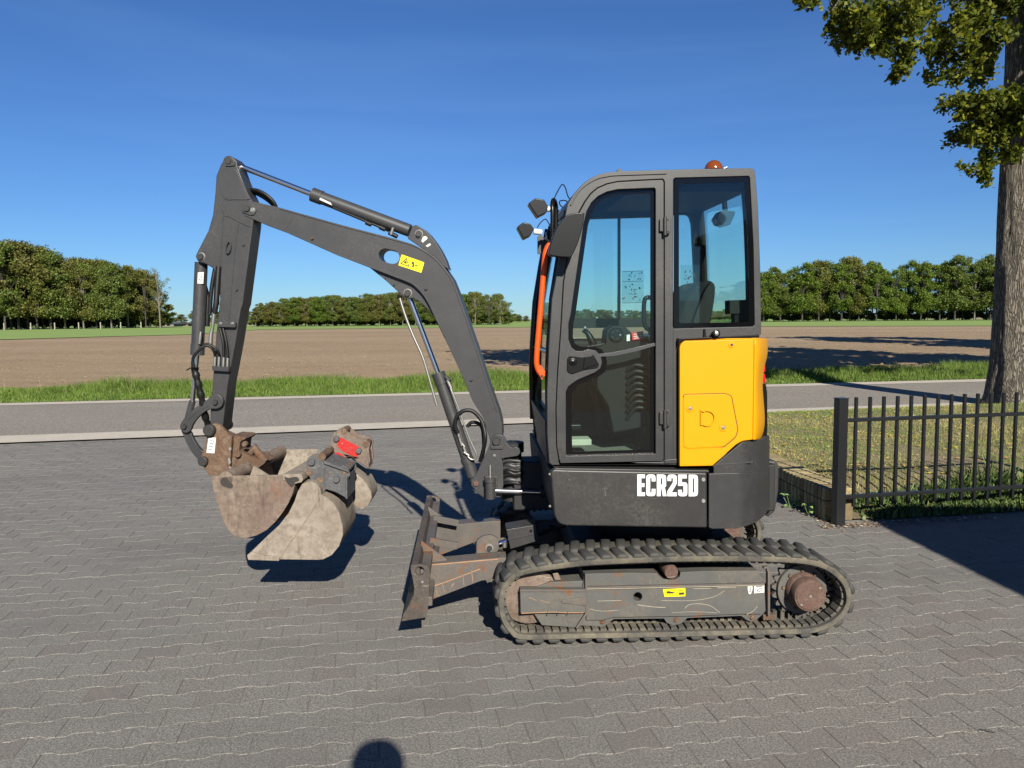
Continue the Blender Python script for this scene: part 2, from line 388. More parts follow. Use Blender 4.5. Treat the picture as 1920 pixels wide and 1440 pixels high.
# verge soil under the tall grass
m_, t, b, N, L = mat_new('verge_soil')
c = ramp(t, noise_n(t, 5, 6, .7), [(.35, (.05, .06, .02)), (.55, (.09, .09, .04)), (.7, (.20, .16, .10))])
L(c, b.inputs['Base Color']); b.inputs['Roughness'].default_value = 1; M['verge'] = m_
tag(strip('verge', KF1, (20.6, .12), .016, M['verge']), kind='structure')

# ---- block paving (wavy interlocking blocks, laid in half bond)
BA = R(7.2); BX = Vector((math.cos(BA), math.sin(BA), 0)); BY = Vector((-math.sin(BA), math.cos(BA), 0)); PL, PP, PA = .202, .1425, .0095
m_, t, b, N, L = mat_new('paving_concrete')
ir = island_rand(t); sp = noise_n(t, 105, 3, .95, 'World'); sp2 = noise_n(t, 230, 2, .8, 'World'); lg = noise_n(t, .45, 5, .65, 'World'); st = noise_n(t, .9, 6, .65, 'World', mp=(.35, 1.3, 1))
c = ramp(t, sp, [(.39, (.045, .039, .034)), (.50, (.185, .170, .149)), (.59, (.43, .405, .365))])
c = mix(t, val(t, sp2, .58, .66, 0, .6), c, (.44, .42, .38))
c = mix(t, .35, c, mix(t, ir, (.168, .155, .145), (.192, .182, .170)))
c = mix(t, val(t, ir, .0, .25, .35, 0), c, (.17, .135, .125))
c = mix(t, val(t, lg, .38, .66, 0, .45), c, (.172, .170, .165)); c = mix(t, val(t, st, .50, .72, 0, .45), c, (.10, .095, .09))
L(c, b.inputs['Base Color']); b.inputs['Roughness'].default_value = .88; b.inputs['Specular IOR Level'].default_value = .3
bump(t, b, mth(t, 'ADD', sp, sp2), .45, .004); M['paver'] = m_
m_, t, b, N, L = mat_new('joint_sand')
c = ramp(t, noise_n(t, 3.5, 6, .8), [(.35, (.13, .118, .10)), (.5, (.185, .172, .15)), (.66, (.26, .245, .215))])
L(c, b.inputs['Base Color']); b.inputs['Roughness'].default_value = 1; bump(t, b, noise_n(t, 200, 2), .5, .004); M['sand'] = m_
hL = PL/2; pts = []
def wv(x):                                        # wavy long joint, period PL
    x = abs(((x+hL) % PL)-hL)/hL
    return PA*(1 if x < .36 else -1 if x > .64 else 1-2*(x-.36)/.28)
xe = [-hL+.0018, -hL*.64, -hL*.36, hL*.36, hL*.64, hL-.0018]
top = [(x, PP/2+wv(x+hL)-.0014) for x in xe]; bot = [(x, -(PP/2+wv(x+hL))+.0014) for x in reversed(xe)]
outl = top+bot
def block_verts():
    vi = []; n = len(outl)
    for (x, y) in outl: vi.append((x*.982, y*.975, 0.0))
    for (x, y) in outl: vi.append((x, y, -.0020))
    for (x, y) in outl: vi.append((x, y, -.016))
    return np.array(vi)
BV = block_verts(); nb = len(outl)
BQ = [(i, (i+1) % nb, nb+(i+1) % nb, nb+i) for i in range(nb)]+[(nb+i, nb+(i+1) % nb, 2*nb+(i+1) % nb, 2*nb+i) for i in range(nb)]
BT = [(0, 1, 10, 11), (1, 2, 9, 10), (2, 3, 8, 9), (3, 4, 7, 8), (4, 5, 6, 7)]
BQ = [q[::-1] for q in BQ] + [q for q in BT]
BF_ = np.array([[q[3], q[2], q[1], q[0]] for q in BQ])
bm = bmesh.new(); vs = []
for x, y in [(-60, -6), (60, -6), (60, 12.25+.155*60), (-60, 12.25-.155*60)]: vs.append(bm.verts.new((x, y, -.0030)))
bm.faces.new(vs); yard = tag(bmo('paved_yard', bm, M['sand'], None, 0), kind='structure')
blk_me = bpy.data.meshes.new('paving_block'); blk_me.from_pydata([tuple(v) for v in BV], [], [tuple(f) for f in BF_]); blk_me.materials.append(M['paver'])
blk_me.update()
cells = []
for k in range(8, 96):
    for i in range(-75, 60):
        p = BX*((i+(k % 2)*.5)*PL) + BY*(k*PP)
        if p.y < 1.9 or p.y > 12.18+.155*p.x: continue
        if p.x < -.66*p.y-.4 or p.x > .76*p.y+.5: continue
        if p.x > 2.9 and p.y > 6.05+(p.x-3.0)*.10: continue
        d = p-EYE; dep = d.dot(fwd); u = 960+d.dot(crgt)/dep*FPX; v_ = 720-d.dot(cup)/dep*FPX
        cells.append((p.length + (100 if (u < -10 or u > 1930 or v_ > 1450) else 0), p.x, p.y))
cells.sort(); rs = np.random.RandomState(5)
for j, (d, x, y) in enumerate(cells[:300]):
    o = bpy.data.objects.new('paving_block', blk_me); COL.objects.link(o); o.parent = yard
    o.location = (x, y, rs.uniform(-.0012, .0012)); o.rotation_euler = (rs.normal()*.003, rs.normal()*.003, BA+rs.normal()*.002)
rest = cells[300:]; n = len(rest); pos = np.array([(x, y) for _, x, y in rest])
ca, sa = math.cos(BA), math.sin(BA)
V = np.zeros((n, len(BV), 3)); V[:, :, 0] = BV[:, 0]*ca-BV[:, 1]*sa+pos[:, :1]; V[:, :, 1] = BV[:, 0]*sa+BV[:, 1]*ca+pos[:, 1:]
tx, ty = rs.normal(size=(n, 1))*.0022, rs.normal(size=(n, 1))*.0022
V[:, :, 2] = BV[:, 2]+rs.uniform(-.0015, .0015, (n, 1))+BV[:, 0]*tx+BV[:, 1]*ty
Fc = (BF_[None]+np.arange(n)[:, None, None]*len(BV)).reshape(-1, 4)
tag(npmesh('paving_blocks', V.reshape(-1, 3), Fc, M['paver'], par=yard), kind='stuff')
print('pavers', len(cells))
# small litter: twigs, dry leaves, chips of mortar on the paving
m_, t, b, N, L = mat_new('leaf_litter'); L(ramp(t, island_rand(t), [(0, (.45, .40, .30)), (.4, (.20, .11, .05)), (.7, (.10, .06, .03)), (1, (.55, .52, .45))]), b.inputs['Base Color']); b.inputs['Roughness'].default_value = .9; M['litter'] = m_
rs = np.random.RandomState(9); V = []; Fc = []
def chip(x, y, r, z=.004):
    k = len(V); a = rs.uniform(0, 6.28); n_ = 5
    for i in range(n_): V.append((x+math.cos(a+i*1.2566)*r*rs.uniform(.5, 1.2), y+math.sin(a+i*1.2566)*r*rs.uniform(.4, 1.0), z+rs.uniform(0, r*.5)))
    V.append((x, y, z+r*.4)); Fc.extend([(k+i, k+(i+1) % n_, k+5) for i in range(n_)])
for i in range(420):
    y = rs.uniform(2.7, 11); x = rs.uniform(-.6*y, .7*y)
    if x > 2.8 and y > 6: continue
    chip(x, y, rs.uniform(.002, .006))
for i in range(700):                                # drift of leaves along the wall foot and under the fence
    q = rs.rand()
    if q < .5: x = 3.0+rs.rand()**1.5*1.6-.15; y = 5.98+(x-3)*.12+rs.normal()*.05
    else: s_ = rs.rand(); x = 2.98-.14*s_+rs.normal()*.06; y = 6.0+1.9*s_
    chip(x, y, rs.uniform(.006, .02), .003)
tag(npmesh('leaf_litter', V, Fc, M['litter']), kind='stuff')
tg = empty('twig', (3.02, 2.92, 0), 'small dark twig lying on the block paving near the bottom right corner', 'twig')
tp = G(1852, 1373); tg.location = (tp[0], tp[1], 0)
tube('stick', [(tp[0]-.022, tp[1]+.012, .006), (tp[0], tp[1], .008), (tp[0]+.026, tp[1]-.012, .005)], [.003, .004, .0025], M['ink'], tg, 6)

# ================================================================ GRASS
m_, t, b, N, L = mat_new('grass_blades'); M['grass'] = m_
ir = island_rand(t)
c = ramp(t, ir, [(0, (.10, .17, .022)), (.45, (.15, .25, .035)), (.8, (.22, .32, .06)), (1, (.33, .33, .13))])
c = mix(t, val(t, noise_n(t, 1.1, 4), .4, .65, 0, .5), c, (.07, .13, .02))
L(c, b.inputs['Base Color']); b.inputs['Roughness'].default_value = .6; b.inputs['Specular IOR Level'].default_value = .25
tl = N('ShaderNodeBsdfTranslucent'); L(c, tl.inputs[0]); mx = N('ShaderNodeMixShader'); mx.inputs[0].default_value = .3
L(b.outputs[0], mx.inputs[1]); L(tl.outputs[0], mx.inputs[2]); L(mx.outputs[0], t.nodes['Material Output'].inputs[0])
def grass(name, x, y, z, h, wd, lean, mat, seed=1):
    rs = np.random.RandomState(seed); n = len(x); a = rs.uniform(0, 2*np.pi, n); la = rs.uniform(0, 2*np.pi, n); ll = lean*rs.rand(n)*h
    wx, wy = np.cos(a)*wd/2, np.sin(a)*wd/2; lx, ly = np.cos(la)*ll, np.sin(la)*ll
    P = lambda fx, fz, fw: np.stack([x+lx*fx+wx*fw, y+ly*fx+wy*fw, z+h*fz], 1)
    V = np.stack([P(0, 0, -1), P(0, 0, 1), P(.35, .6, .75), P(.35, .6, -.75), P(1, 1, 0)], 1).reshape(-1, 3)
    k = np.arange(n)*5
    Fc = np.concatenate([np.stack([k, k+1, k+2], 1), np.stack([k, k+2, k+3], 1), np.stack([k+3, k+2, k+4], 1)])
    return tag(npmesh(name, V, Fc, mat), kind='stuff')
rs = np.random.RandomState(11); n = 78000
x = rs.uniform(-14, 17, n); q = rs.rand(n)
pn = np.array([noise.noise(Vector((a*.55, b_*1.5, 0))) for a, b_ in zip(x, q)])
y = 18.02+.113*x+q*(2.7+.5*np.array([noise.noise(Vector((a*.4, 5, 0))) for a in x]))
h = (.06+.21*np.clip(q*1.6, 0, 1))*(1+.8*pn)*rs.uniform(.6, 1.25, n); h = np.clip(h, .05, .55)
h = np.where(x < -8.9, h*.75, h)
grass('tall_verge_grass', x, y, np.zeros(n)+.01, h, rs.uniform(.010, .022, n), .7, M['grass'], 2)
n = 90; x = rs.uniform(-12, 15, n); y = 18.4+.113*x+rs.rand(n)*2.0
m_, t, b, N, L = mat_new('grass_stalks'); b.inputs['Base Color'].default_value = (.30, .31, .12, 1); M['stalk'] = m_
grass('seeding_grass_stalks', x, y, np.zeros(n), rs.uniform(.35, .6, n), np.full(n, .007), .25, M['stalk'], 3)

# ---- lawn behind the fence: gently humped soil, short grass, yellow leaves, dark ground plants at the foot
def lawn_z(x, y):
    d = y-(6.05+.12*(x-3)); e = line(x, *KN0)-y
    if x < 2.55: return 0
    k = min(1, max(0, (d-.25)/.8)); s_ = k*k*(3-2*k)
    return .02+.17*s_*min(1, max(0, e/1.2))+.025*noise.noise(Vector((x*1.5, y*1.5, 0)))*k
nx, ny = 90, 70; V = []
for j in range(ny):
    for i in range(nx):
        v_ = j/(ny-1); xl = 3.20-.12*v_*2.6 if v_ < 1 else 3.2
        x = xl+(20-xl)*(i/(nx-1))**1.4; y0 = 6.10+.12*(x-3); y1 = line(x, *KN0)-.005; y = y0+(y1-y0)*v_
        if v_ > .34: pass
        V.append((x, y, lawn_z(x, y)))
Fc = [(j*nx+i, j*nx+i+1, (j+1)*nx+i+1, (j+1)*nx+i) for j in range(ny-1) for i in range(nx-1)]
m_, t, b, N, L = mat_new('lawn_soil')
c = ramp(t, noise_n(t, 1.6, 6, .7), [(.32, (.13, .13, .045)), (.5, (.22, .19, .085)), (.62, (.32, .23, .15)), (.75, (.26, .20, .17))]); c = mix(t, val(t, noise_n(t, 60, 3, .8), .3, .7, 0, .6), c, (.16, .12, .07))
L(c, b.inputs['Base Color']); b.inputs['Roughness'].default_value = 1; bump(t, b, noise_n(t, 40, 5, .8), .8, .02); M['lawnsoil'] = m_
tag(npmesh('lawn_ground', V, Fc, M['lawnsoil'], smooth=180), kind='structure')
m_, t, b, N, L = mat_new('dry_lawn_grass'); ir = island_rand(t)
c = ramp(t, ir, [(0, (.15, .19, .03)), (.4, (.24, .26, .05)), (.7, (.36, .32, .09)), (1, (.50, .40, .20))]); L(c, b.inputs['Base Color']); b.inputs['Roughness'].default_value = .8; M['lgrass'] = m_
m_, t, b, N, L = mat_new('green_lawn_grass'); ir = island_rand(t)
c = ramp(t, ir, [(0, (.09, .15, .02)), (.5, (.15, .23, .03)), (1, (.24, .27, .06))]); L(c, b.inputs['Base Color']); b.inputs['Roughness'].default_value = .8; M['lgrass2'] = m_
rs = np.random.RandomState(21)
def lawn_pts(n, x1=9.5, keep=None):
    xs, ys, zs = [], [], []
    while len(xs) < n:
        x = 3.25+rs.rand()**1.2*(x1-3.25); y0 = 6.3+.12*(x-3); y1 = line(x, *KN0); y = y0+(y1-y0)*rs.rand()
        if keep and not keep(x, y): continue
        xs.append(x); ys.append(y); zs.append(lawn_z(x, y)-.004)
    return np.array(xs), np.array(ys), np.array(zs)
bare = lambda x, y: noise.noise(Vector((x*.9, y*.8, 7)))+.35*(y-6.6-.12*(x-3))/1.2 > rs.uniform(-.15, .35)
x, y, z = lawn_pts(60000, 10, bare); gp = np.array([noise.noise(Vector((a*.8, b_*.8, 2))) for a, b_ in zip(x, y)]) > rs.uniform(-.3, .3, len(x)); f_ = lambda k: (x[k], y[k], z[k], rs.uniform(.012, .045, k.sum()), rs.uniform(.003, .007, k.sum()), 1.4)
grass('lawn_grass', *f_(gp), M['lgrass'], 5); grass('lawn_grass', *f_(~gp), M['lgrass2'], 15)
m_, t, b, N, L = mat_new('fallen_leaves'); L(ramp(t, island_rand(t), [(0, (.50, .40, .03)), (.4, (.42, .24, .05)), (.7, (.30, .15, .08)), (1, (.55, .50, .20))]), b.inputs['Base Color']); b.inputs['Roughness'].default_value = .8; M['fallen'] = m_
V = []; Fc = []; x, y, z = lawn_pts(1500, 9)
for a, b_, c_ in zip(x, y, z): chip(a, b_, rs.uniform(.012, .03), c_+.02)
tag(npmesh('fallen_leaves', V, Fc, M['fallen']), kind='stuff')
# dark green ground plants along the fence foot
m_, t, b, N, L = mat_new('ground_plants'); L(ramp(t, island_rand(t), [(0, (.035, .07, .012)), (.5, (.07, .12, .022)), (.85, (.12, .18, .04)), (1, (.22, .24, .06))]), b.inputs['Base Color']); b.inputs['Roughness'].default_value = .6; M['gplant'] = m_
n = 19000; x = 3.25+rs.rand(n)**1.15*7.5; dd = rs.rand(n)
y = 6.08+.12*(x-3)+dd*.42; dens = np.array([noise.noise(Vector((a*2.2, b_*2, 1))) for a, b_ in zip(x, y)]); kk = dens+.20*(x-3.2) > rs.uniform(-.55, .15, n)
x, y, dens, dd = x[kk], y[kk], dens[kk], dd[kk]
grass('ground_plants', x, y, np.zeros(len(x))+.01, np.clip(.11+.34*dens+.02*(x-3.3), .04, .36)*rs.uniform(.5, 1.2, len(x)), rs.uniform(.012, .03, len(x)), 1.0, M['gplant'], 6)
# little weeds at the wall foot
def weed(x, y, lab, s=1):
    o = empty('weed', (x, y, 0), lab, 'plant', 'weeds at the foot of the brick wall')
    for k in range(9):
        a = rs.uniform(0, 6.28); r_ = rs.uniform(.02, .07)*s; h_ = rs.uniform(.02, .10)*s; bm = bmesh.new()
        c0 = Vector((x+math.cos(a)*r_, y+math.sin(a)*r_, h_)); w_ = .022*s
        q = [c0+Vector((math.cos(a+d)*w_*k2, math.sin(a+d)*w_*k2, .008*z_)) for d, k2, z_ in ((0, 1.3, -1), (1, .9, 1), (2.2, .9, 1), (3.14, .8, -1), (4, .9, 1), (5.3, .9, 1))]
        bm.faces.new([bm.verts.new(p) for p in q]); bmo('leaf', bm, M['weed'], o, 0)
        tube('stem', [(x, y, 0), tuple(c0)], .002, M['weed'], o, 4)
m_, t, b, N, L = mat_new('weed_leaf'); b.inputs['Base Color'].default_value = (.20, .30, .10, 1); M['weed'] = m_
wp = G(1481, 952); weed(wp[0], wp[1], 'pale green weed growing at the wall foot close to the rear bumper', 1.2)
wp = G(1515, 966); weed(wp[0], wp[1], 'pale green weed growing at the wall foot near the fence post')

# ================================================================ BRICK WALL
m_, t, b, N, L = mat_new('yellow_brick'); ob = N('ShaderNodeObjectInfo')
c = ramp(t, ob.outputs['Random'], [(0, (.17, .12, .06)), (.5, (.30, .24, .11)), (1, (.42, .34, .16))]); c = mix(t, val(t, noise_n(t, 30, 5, .7), .4, .65, 0, .8), c, (.11, .09, .06))
L(c, b.inputs['Base Color']); b.inputs['Roughness'].default_value = .95; bump(t, b, noise_n(t, 120, 4), .5, .004); M['brick'] = m_
M['mortar'] = plain('mortar', (.07, .062, .05), .95, bs=.4)
fp = G(1571, 985)                                    # fence post foot
wc = Vector((2.955, fp[1]+.13, 0)); FD = Vector((1, .135, 0)).normalized()
WD = Vector((-.01, 1, 0)).normalized(); WX = Vector((WD.y, -WD.x, 0))
wall = empty('brick_wall', wc, 'low yellow brick wall with upright coping bricks running back from the fence post', 'wall')
WM = Matrix.Translation(wc) @ Matrix((WX, WD, Vector((0, 0, 1)))).transposed().to_4x4()
WT = .25; WL = 2.6
boxo('mortar_core', (WT/2, WL/2, .127), (WT-.03, WL-.03, .262), M['mortar'], wall, 0, WM)
def brick_mesh(d):
    bm = bmesh.new(); box(bm, (0, 0, 0), d); bmesh.ops.bevel(bm, geom=bm.edges[:], offset=.004, segments=1, affect='EDGES'); me = bpy.data.meshes.new('brick'); bm.to_mesh(me); bm.free(); me.materials.append(M['brick']); return me
me_up = brick_mesh((.25, .055, .10)); me_fl = brick_mesh((.10, .055, .165)); me_hd = brick_mesh((.065, .10, .055))
me_side = brick_mesh((.10, .055, .165))
def putb(me, x, y, z):
    o = bpy.data.objects.new('brick', me); COL.objects.link(o); o.parent = wall; o.matrix_parent_inverse = Matrix.Translation(-wc)
    o.matrix_basis = WM @ Matrix.Translation((x+random.uniform(-.002, .002), y, z))
k = 0; y = .03
while y < WL:
    putb(me_up, WT/2, y, .225); putb(me_side, .052, y, .085); putb(me_side, WT-.052, y, .085); y += .068
# ================================================================ FENCE
M['fence'] = plain('black_powder_coat', (.012, .013, .014), .35, bs=.05)
fence = empty('metal_fence', (fp[0], fp[1], 0), 'black metal picket fence with a square end post in front of the lawn', 'fence')
FM = Matrix.Translation((fp[0], fp[1], 0)) @ Matrix.Rotation(math.atan2(FD.y, FD.x), 4, 'Z')
boxo('post', (0, 0, .52), (.08, .08, 1.04), M['fence'], fence, .004, FM); boxo('post_cap', (0, 0, 1.045), (.086, .086, .008), M['fence'], fence, .002, FM)
boxo('post', (2.62, 0, .52), (.08, .08, 1.04), M['fence'], fence, .004, FM)
for z, h_ in ((.865, .03), (.235, .03)): boxo('rail', (1.31, 0, z), (2.54, .035, h_), M['fence'], fence, .003, FM)
pk = .1265; pm = None
for i in range(19):
    x = .135+i*pk
    if x > 2.55: break
    if pm is None:
        bm = bmesh.new(); box(bm, (0, 0, .60), (.022, .022, .90)); pm = bpy.data.meshes.new('picket'); bm.to_mesh(pm); bm.free(); pm.materials.append(M['fence'])
    o = bpy.data.objects.new('picket', pm); COL.objects.link(o); o.parent = fence; o.matrix_parent_inverse = Matrix.Translation((-fp[0], -fp[1], 0)); o.matrix_basis = FM @ Matrix.Translation((x, 0, 0))
# ================================================================ TREES
def leafmat(name, c0, c1, c2, trans=.45):
    m_, t, b, N, L = mat_new(name); ir = island_rand(t)
    c = ramp(t, ir, [(0, c0), (.55, c1), (1, c2)])
    L(c, b.inputs['Base Color']); b.inputs['Roughness'].default_value = .55; b.inputs['Specular IOR Level'].default_value = .3
    tl = N('ShaderNodeBsdfTranslucent'); L(c, tl.inputs[0]); mx = N('ShaderNodeMixShader'); mx.inputs[0].default_value = trans
    L(b.outputs[0], mx.inputs[1]); L(tl.outputs[0], mx.inputs[2]); L(mx.outputs[0], t.nodes['Material Output'].inputs[0]); return m_
LM = [leafmat('wood_leaves_olive', (.10, .115, .022), (.20, .22, .045), (.33, .33, .08)),
      leafmat('wood_leaves_green', (.09, .125, .026), (.175, .235, .048), (.27, .34, .08)),
      leafmat('wood_leaves_bronze', (.12, .125, .03), (.22, .215, .055), (.32, .30, .085)),
      leafmat('wood_leaves_fresh', (.08, .13, .015), (.17, .25, .030), (.26, .35, .06))]
M['bark'] = plain('far_bark', (.17, .15, .12), .95, var=.3)
M['bark2'] = plain('far_bark_dark', (.06, .052, .045), .95, var=.3)
def tree_meshes(seed, H_, rad, base, n, leaf, dens=1.0, lobes=14, skel=False):
    """returns trunk mesh and crown mesh of a broadleaf tree of height H_"""
    rs = np.random.RandomState(seed); bm = bmesh.new()
    lean = rs.normal(size=2)*.02*H_
    tp = [(0, 0, -.2), (lean[0]*.2, lean[1]*.2, H_*.25), (lean[0]*.6, lean[1]*.6, H_*.55), (lean[0], lean[1], H_*.88)]
    r0 = H_*.010; sweep(bm, tp, [r0*1.25, r0, r0*.65, r0*.15], 7)
    L_ = []
    for i in range(lobes):
        a = rs.uniform(0, 6.283); zf = rs.rand(); z = base+(H_-base)*(.12+.80*zf)
        env = math.sin(math.pi*min(1, .18+.74*zf))**.7
        rr = rad*env*rs.uniform(.25, .85); c = np.array([math.cos(a)*rr+lean[0]*.5, math.sin(a)*rr+lean[1]*.5, z]); s_ = rad*rs.uniform(.17, .38)*(1.05-.35*zf)
        if z+s_*.8 > H_: c[2] = H_-s_*.8
        L_.append((c, s_))
        z0 = base*.8+(z-base)*.45; q = (z0+.2)/(H_*.88)
        sweep(bm, [(lean[0]*q*.8, lean[1]*q*.8, max(z0, base*.6)), tuple((c*[.55, .55, 1])+np.array([0, 0, -s_*.5])), tuple(c)], [r0*.45, r0*.25, r0*.06], 5, False)
        if skel or i % 2 == 0:
            for _ in range(7 if skel else 3):
                d = rs.normal(size=3); d /= np.linalg.norm(d); d[2] = abs(d[2])*.6
                e = c+d*s_*rs.uniform(.8, 1.3); sweep(bm, [tuple(c*.8+np.array([0, 0, c[2]*.2])), tuple((c+e)/2+rs.normal(size=3)*.1*s_), tuple(e)], [r0*.14, r0*.08, r0*.02], 3, False)
    tm = bpy.data.meshes.new('trunk'); bm.to_mesh(tm); bm.free()
    ctr = []; w_ = np.array([s for _, s in L_])**2; w_ = w_/w_.sum()
    idx = rs.choice(len(L_), n, p=w_)
    d = rs.normal(size=(n, 3)); d /= np.linalg.norm(d, axis=1)[:, None]
    C = np.array([c for c, _ in L_])[idx]; S = np.array([s for _, s in L_])[idx]
    rr = (rs.rand(n)**.38)
    bumpy = 1+.34*np.sin(d[:, 0]*5+idx)*np.cos(d[:, 1]*6+idx*2)+.15*rs.normal(size=n)
    p = C+d*(S*rr*bumpy)[:, None]*[1, 1, .82]
    p = p[p[:, 2] > base*.8]; n = len(p)
    # leaf sprays: small bent quads, random facing, slightly drooping
    nr = rs.normal(size=(n, 3))+[0, 0, .8]; nr /= np.linalg.norm(nr, axis=1)[:, None]
    a = np.cross(nr, rs.normal(size=(n, 3))); a /= np.linalg.norm(a, axis=1)[:, None]; b_ = np.cross(nr, a)
    sz = leaf*rs.uniform(.55, 1.25, n)[:, None]
    V = np.stack([p-a*sz, p-b_*sz*.55+nr*sz*.15, p+a*sz, p+b_*sz*.6], 1).reshape(-1, 3)
    k = np.arange(n)*4; Fc = np.stack([k, k+1, k+2, k+3], 1)
    cm = bpy.data.meshes.new('crown'); cm.vertices.add(len(V)); cm.vertices.foreach_set('co', V.astype(np.float32).ravel()); cm.loops.add(Fc.size); cm.loops.foreach_set('vertex_index', Fc.astype(np.int32).ravel())
    cm.polygons.add(n); cm.polygons.foreach_set('loop_start', np.arange(0, Fc.size, 4, dtype=np.int32)); cm.update(calc_edges=True); cm.polygons.foreach_set('use_smooth', [False]*n)
    return tm, cm
PROT = []
for i in range(6): PROT.append(tree_meshes(40+i, 20, [5.8, 4.8, 6.4, 5.4, 6.0, 5.4][i], [1.7, 2.8, 2.0, 1.3, 2.4, 1.8][i], [14000, 11000, 15000, 13000, 12500, 12000][i], .27, lobes=[58, 44, 66, 52, 48, 56][i]))
SPARSE = [tree_meshes(60, 20, 5.0, 4.5, 1500, .24, lobes=18, skel=True), tree_meshes(61, 20, 4.2, 5.0, 700, .2, lobes=20, skel=True)]
BUSH = [tree_meshes(70+i, 6, 3.4, .3, 2600, .30, lobes=12) for i in range(2)]
CACHE = {}
def matcopy(me, mt):
    k = (me.name, mt.name)
    if k not in CACHE: c = me.copy(); c.materials.clear(); c.materials.append(mt); CACHE[k] = c
    return CACHE[k]
def put_tree(name, pr, x, y, s, sw, mt, bk, label, group, rz):
    o = empty(name, (x, y, 0), label, 'tree', group, rz); o.scale = (s*sw, s*sw, s)
    for nm, me, mm in (('trunk', pr[0], bk), ('crown', pr[1], mt)):
        c = bpy.data.objects.new(nm, matcopy(me, mm)); COL.objects.link(c); c.parent = o
    return o
ORD = 'first second third fourth fifth sixth seventh eighth ninth tenth eleventh twelfth thirteenth fourteenth fifteenth sixteenth seventeenth eighteenth nineteenth twentieth twenty-first twenty-second twenty-third twenty-fourth'.split()
def UX(u, Y): return P3(u, 600, Y).x
def top_at(curve, u): return np.interp(u, [c[0] for c in curve], [c[1] for c in curve])
rt = random.Random(12)
def wood(curve, u0, u1, n, Y0, Y1, wood_name, rows=2, mats=(0, 1, 2, 0, 1, 3), bark=.3, sw=1.0, special=(), shade=True):
    for r_ in range(rows):
        for i in range(n):
            u = u0+(u1-u0)*(i+.5*(r_ % 2)+.25+rt.uniform(-.2, .2))/n; f = (u-u0)/(u1-u0); Y = Y0+(Y1-Y0)*f+r_*9+rt.uniform(-2, 2)
            x = UX(u, Y); ztop = P3(u, top_at(curve, u), Y).z*rt.uniform(.86, 1.05)*(1 if r_ == 0 else .99)
            if ztop < 2: continue
            pr = rt.choice(PROT); mt = LM[rt.choice(mats)]
            kind = {LM[0].name: 'olive', LM[1].name: 'mid green', LM[2].name: 'bronze green', LM[3].name: 'fresh yellow-green'}[mt.name]
            if (r_, i) in special: pr = SPARSE[special[(r_, i)]]; kind = 'half bare'
            lab = ('%s tree, %s from left in front row of %s' % (kind, ORD[i], wood_name)) if r_ == 0 else 'tree further back inside the %s' % wood_name
            s = ztop/20; put_tree('broadleaf_tree', pr, x, Y, s, sw*rt.uniform(.9, 1.15)*max(1, (9/ztop)**.3), mt, M['bark'] if rt.random() < bark else M['bark2'], lab, 'trees of the %s' % wood_name + (' front edge' if r_ == 0 else ' interior'), rt.uniform(0, 6.28))
left_c = [(-80, 440), (0, 452), (60, 452), (90, 460), (130, 478), (170, 475), (200, 486), (240, 488), (270, 496), (300, 520), (315, 545)]
wood(left_c, -90, 292, 13, 205, 240, 'tall wood on the left', rows=3, special={(0, 12): 0}, bark=.45)
put_tree('bare_tree', SPARSE[1], UX(300, 238), 238, P3(300, 497, 238).z/20, 1.0, LM[0], M['bark'], 'nearly leafless tree at the right end of the tall wood on the left', 'trees of the tall wood on the left front edge', 1.2)
mid_c = [(470, 580), (485, 566), (510, 562), (560, 556), (600, 553), (650, 549), (700, 550), (750, 545), (790, 548), (860, 546), (905, 545), (945, 548), (960, 570)]
wood(mid_c, 478, 955, 21, 250, 236, 'long wood behind the boom', rows=3, special={(0, 19): 1, (0, 20): 1, (1, 20): 0, (0, 18): 0}, bark=.75, sw=1.2)
right_c = [(1420, 512), (1440, 500), (1500, 492), (1545, 488), (1580, 480), (1600, 478), (1640, 486), (1650, 505), (1662, 505), (1670, 494), (1720, 486), (1760, 478), (1790, 474), (1830, 478), (1860, 468), (1920, 470)]
wood(right_c, 1425, 1960, 15, 262, 232, 'wood on the right', rows=2, mats=(1, 3, 0, 3, 1), bark=.3, sw=1.0)
far_c = [(280, 585), (300, 580), (330, 590), (360, 580), (400, 582), (440, 583), (480, 580), (950, 588), (1000, 590), (1060, 586), (1100, 578), (1150, 580), (1250, 582), (1330, 580), (1400, 578), (1440, 582)]
wood(far_c, 285, 480, 8, 330, 330, 'low trees left of the arm', rows=1, sw=1.7)
wood(far_c, 950, 1440, 22, 380, 330, 'low trees seen through the cab', rows=2, sw=1.7)
for i in range(34):                                    # undergrowth closing the foot of the woods
    u = -60+i*11; Y = 222+.08*u+6
    put_tree('bush', BUSH[i % 2], UX(u, Y), Y, rt.uniform(.8, 1.3), 1.3, LM[rt.choice((0, 1, 1))], M['bark2'], 'dense bush in the undergrowth of the tall wood on the left', 'undergrowth of the tall wood on the left', rt.uniform(0, 6))
for i in range(40):
    u = 480+i*12.2; Y = 258-.03*(u-480)
    put_tree('bush', BUSH[i % 2], UX(u, Y), Y, rt.uniform(.5, .8), 1.5, LM[rt.choice((0, 1, 1))], M['bark2'], 'dense bush in the undergrowth of the long wood behind the boom', 'undergrowth of the long wood behind the boom', rt.uniform(0, 6))
for i in range(34):
    u = 1424+i*15; Y = 272-.05*(u-1424)
    put_tree('bush', BUSH[i % 2], UX(u, Y), Y, rt.uniform(.55, .9), 1.6, LM[rt.choice((0, 1, 3))], M['bark2'], 'dense bush in the undergrowth of the wood on the right', 'undergrowth of the wood on the right', rt.uniform(0, 6))
